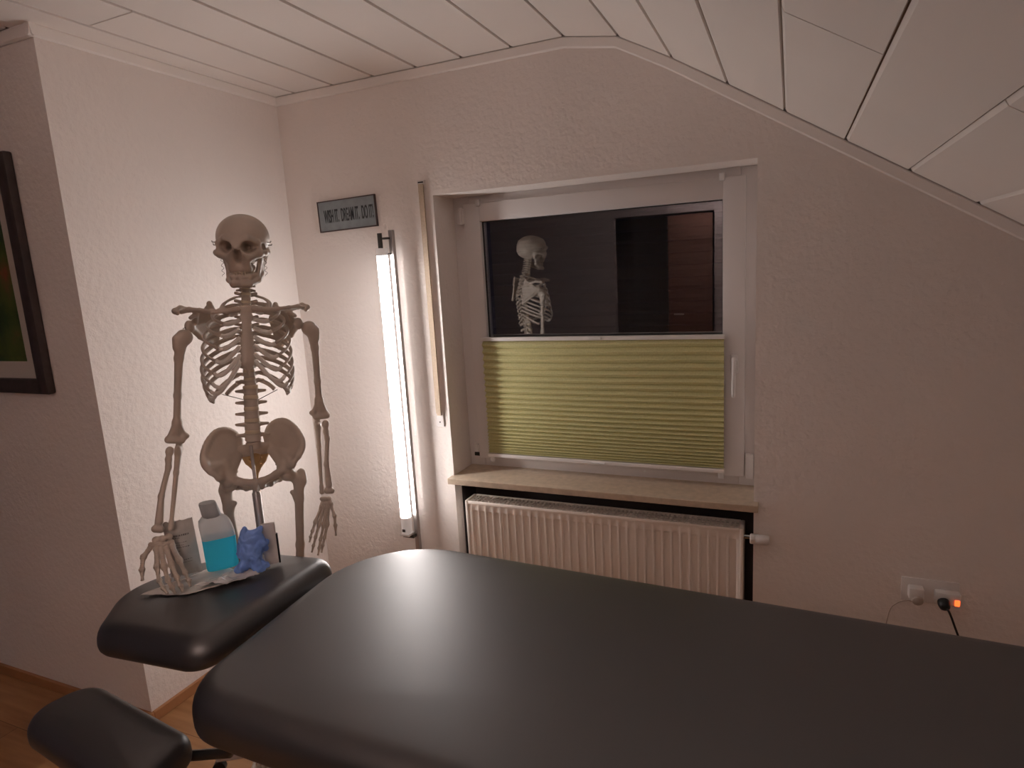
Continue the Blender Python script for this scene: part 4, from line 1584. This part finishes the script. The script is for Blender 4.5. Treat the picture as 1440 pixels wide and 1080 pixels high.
# paper sheet with wrinkles
def sheet(name, corners, n, amp, material, thick=.0012, seed=0, lift=.002, curl=0.0):
    a, b, c, d_ = [Vector((*p, 0)) for p in corners]
    vs_ = []
    for j in range(n + 1):
        for i in range(n + 1):
            u, v = i / n, j / n
            p = a * (1 - u) * (1 - v) + b * u * (1 - v) + c * u * v + d_ * (1 - u) * v
            e = .006 * mnoise.noise(Vector((u * 4 + seed, v * 4, seed)))
            p = p + Vector((e, -e, 0)) * (1 if i in (0, n) or j in (0, n) else .3)
            w_ = abs(mnoise.noise(Vector((p.x * 22 + seed, p.y * 22, seed * 1.7)))) + .5 * abs(mnoise.noise(Vector((p.x * 55 + seed, p.y * 50, seed))))
            vs_.append((p.x, p.y, hz(p.x) + lift + amp * w_ + curl * max(0, v - .7) ** 2))
    fs_ = [(j * (n + 1) + i, j * (n + 1) + i + 1, (j + 1) * (n + 1) + i + 1, (j + 1) * (n + 1) + i) for j in range(n) for i in range(n)]
    cen = sum((Vector(v) for v in vs_), Vector()) / len(vs_)
    vs_ = [Vector(v) - cen for v in vs_]
    o = mesh_obj(name, vs_, fs_, material, None, True, cen)
    md = o.modifiers.new('s', 'SOLIDIFY')
    md.thickness = thick
    md.offset = 1
    return o


o = sheet('paper_sheet', [(-1.545, 1.005), (-1.400, 1.030), (-1.290, 1.150), (-1.470, 1.19)], 22, .004, 'paper', seed=3)
tag(o, 'creased white paper sheet under the skeleton hand on the headrest', 'paper')
o = sheet('plastic_wrapper', [(-1.408, 1.058), (-1.335, 1.066), (-1.270, 1.150), (-1.36, 1.165)], 26, .016, 'wrapper', thick=.0006, seed=8, lift=.008)
tag(o, 'crumpled shiny plastic wrapper below the blue bottle', 'wrapper')

# bottle
bo = empty('disinfectant_bottle', (-1.420, 1.165, hz(-1.42) + .0145), math.radians(52))
tag(bo, 'milky plastic bottle half full of bright blue liquid', 'bottle')


def bottle_shell(rings, name, m, parent, sh=0.0):
    g = G()
    N = 32
    for hw, hd, z_, sq in rings:
        for k in range(N):
            a = 2 * math.pi * k / N
            ca, sa = math.cos(a), math.sin(a)
            e = 2 / sq
            g.v.append(Vector((hw * math.copysign(abs(ca) ** e, ca) - sh * max(0, z_ - .100) / .05, hd * math.copysign(abs(sa) ** e, sa), z_)))
    for i in range(len(rings) - 1):
        for k in range(N):
            k2 = (k + 1) % N
            g.f.append([i * N + k, i * N + k2, (i + 1) * N + k2, (i + 1) * N + k])
    g.f.append(list(range(N))[::-1])
    g.f.append([(len(rings) - 1) * N + k for k in range(N)])
    return g.build(name, m, parent, auto=50)


bottle_shell([(.0418, .0266, .0905, 5), (.0422, .0270, .092, 5), (.0415, .0268, .112, 5), (.0395, .0262, .128, 4.5), (.036, .0225, .140, 3.5), (.028, .019, .148, 2.6), (.0225, .0175, .154, 2)], 'bottle_body', 'bottle', bo, .010)
bottle_shell([(.034, .020, .000, 4), (.039, .0245, .003, 5), (.0405, .0260, .010, 5), (.0415, .0268, .060, 5), (.0420, .0270, .0900, 5)], 'blue_liquid', 'liquid', bo)
bottle_shell([(.0225, .0200, .150, 2.2), (.0235, .0210, .152, 2.2), (.0215, .0195, .186, 2.2), (.0200, .018, .190, 2.2)], 'bottle_cap', 'cap', bo, .009)

# grey sachet leaning beside the bottle
ps = empty('paper_sachet', (-1.505, 1.118, hz(-1.505) + .010), math.radians(46))
tag(ps, 'grey printed sachet with torn top leaning against the bottle', 'sachet')
nx_, nz_ = 14, 22
W_, H_ = .078, .150
vs_, fs_ = [], []
for side in (-1, 1):
    for j in range(nz_ + 1):
        for i in range(nx_ + 1):
            u, v = i / nx_ - .5, j / nz_
            bulge = .014 * (1 - (2 * u) ** 2) * (math.sin(math.pi * min(1, v * 1.02)) ** .6 if v < .98 else 0)
            top = .006 * mnoise.noise(Vector((u * 9, 3.1, 0))) if j == nz_ else 0
            wr = .004 * mnoise.noise(Vector((u * 8, v * 11, side * 2.0)))
            x = u * W_ * (1 - .06 * v)
            zq = v * H_ + top
            y = side * (bulge + .0006) + wr * (1 if 0 < i < nx_ else .2) + .020 * v
            vs_.append((x - .006 * v, y, zq))
K = (nx_ + 1) * (nz_ + 1)
for sdx in (0, 1):
    for j in range(nz_):
        for i in range(nx_):
            a = sdx * K + j * (nx_ + 1) + i
            q = (a, a + 1, a + nx_ + 2, a + nx_ + 1)
            fs_.append(q if sdx == 0 else q[::-1])
pk = mesh_obj('sachet_body', vs_, fs_, 'pouch', ps, True)


def sachet_front(u, v):
    i = min(nx_ - 1, int((u + .5) * nx_))
    j = min(nz_ - 1, int(v * nz_))
    fu, fv = (u + .5) * nx_ - i, v * nz_ - j
    P = lambda a, b: Vector(vs_[b * (nx_ + 1) + a])
    return (P(i, j) * (1 - fu) * (1 - fv) + P(i + 1, j) * fu * (1 - fv) + P(i, j + 1) * (1 - fu) * fv + P(i + 1, j + 1) * fu * fv)


g = G()
for v, u0, u1, hh in ((.735, -.36, .30, .030), (.700, -.34, -.02, .014), (.62, -.35, .20, .010), (.575, -.35, .10, .010), (.53, -.28, .22, .018), (.47, -.33, -.05, .010), (.30, -.05, .26, .012), (.25, -.1, .26, .010)):
    u = u0
    while u < u1:
        w2 = random.uniform(.018, .05)
        q = [sachet_front(uu, vv) + Vector((0, -.0006, 0)) for uu, vv in ((u, v), (u + w2, v), (u + w2, v + hh), (u, v + hh))]
        n0 = len(g.v)
        g.v += q
        g.f.append([n0, n0 + 1, n0 + 2, n0 + 3])
        u += w2 + random.uniform(.012, .028)
g.build('faded_print', 'print', ps)

# crumpled blue glove
gp = [('ell', (0, 0, .050), (.034, .026, .048)), ('rc', (.010, -.004, .085), (.030, .0, .100), .016, .010), ('rc', (-.018, 0, .075), (-.012, .0, .102), .014, .010),
      ('rc', (.010, -.012, .02), (.034, -.014, .010), .018, .010), ('rc', (-.02, -.012, .02), (-.044, -.010, .012), .014, .007), ('rc', (.02, .0, .05), (.044, .004, .062), .014, .008),
      ('rc', (-.005, -.018, .05), (.012, -.026, .028), .012, .010), ('rc', (.0, .01, .012), (.02, .02, .010), .018, .012), ('rc', (.028, -.004, .078), (.040, -.002, .050), .010, .008),
      ('rc', (.012, -.022, .012), (.030, -.026, .006), .012, .006)]
V, Fc = nets(gp, .008, .0026)
for i in range(len(V)):
    p = Vector(V[i])
    n_ = mnoise.noise_vector(p * 38) * .0055 + mnoise.noise_vector(p * 95) * .0016
    rid = abs(mnoise.noise(p * 65 + Vector((3, 1, 7)))) - .2
    d_ = Vector((p.x, p.y, p.z - .05)).normalized() * (rid * .007)
    V[i] = p + n_ + d_
V[:, 2] = np.maximum(V[:, 2], 0.0)
gl_o = inst('crumpled_glove', np_mesh('crumpled_glove', V, Fc, 'glove'), None, (-1.312, 1.168, hz(-1.312) + .010), (0, 0, math.radians(48)))
gl_o.scale = (.95, .95, 1.08)
tag(gl_o, 'crumpled blue nitrile glove beside the bottle', 'glove')
# folded card with a dark edge behind the glove
cd_ = empty('folded_card', (-1.290, 1.222, hz(-1.277) + .004), math.radians(40))
tag(cd_, 'white folded card with black edge standing behind the blue glove', 'card')
G().box(-.022, .014, -.004, .004, 0, .118, .002).build('card_body', 'paper', cd_)
G().box(.013, .018, -.005, .005, .0, .085, .002).build('card_edge', 'black_plastic', cd_)
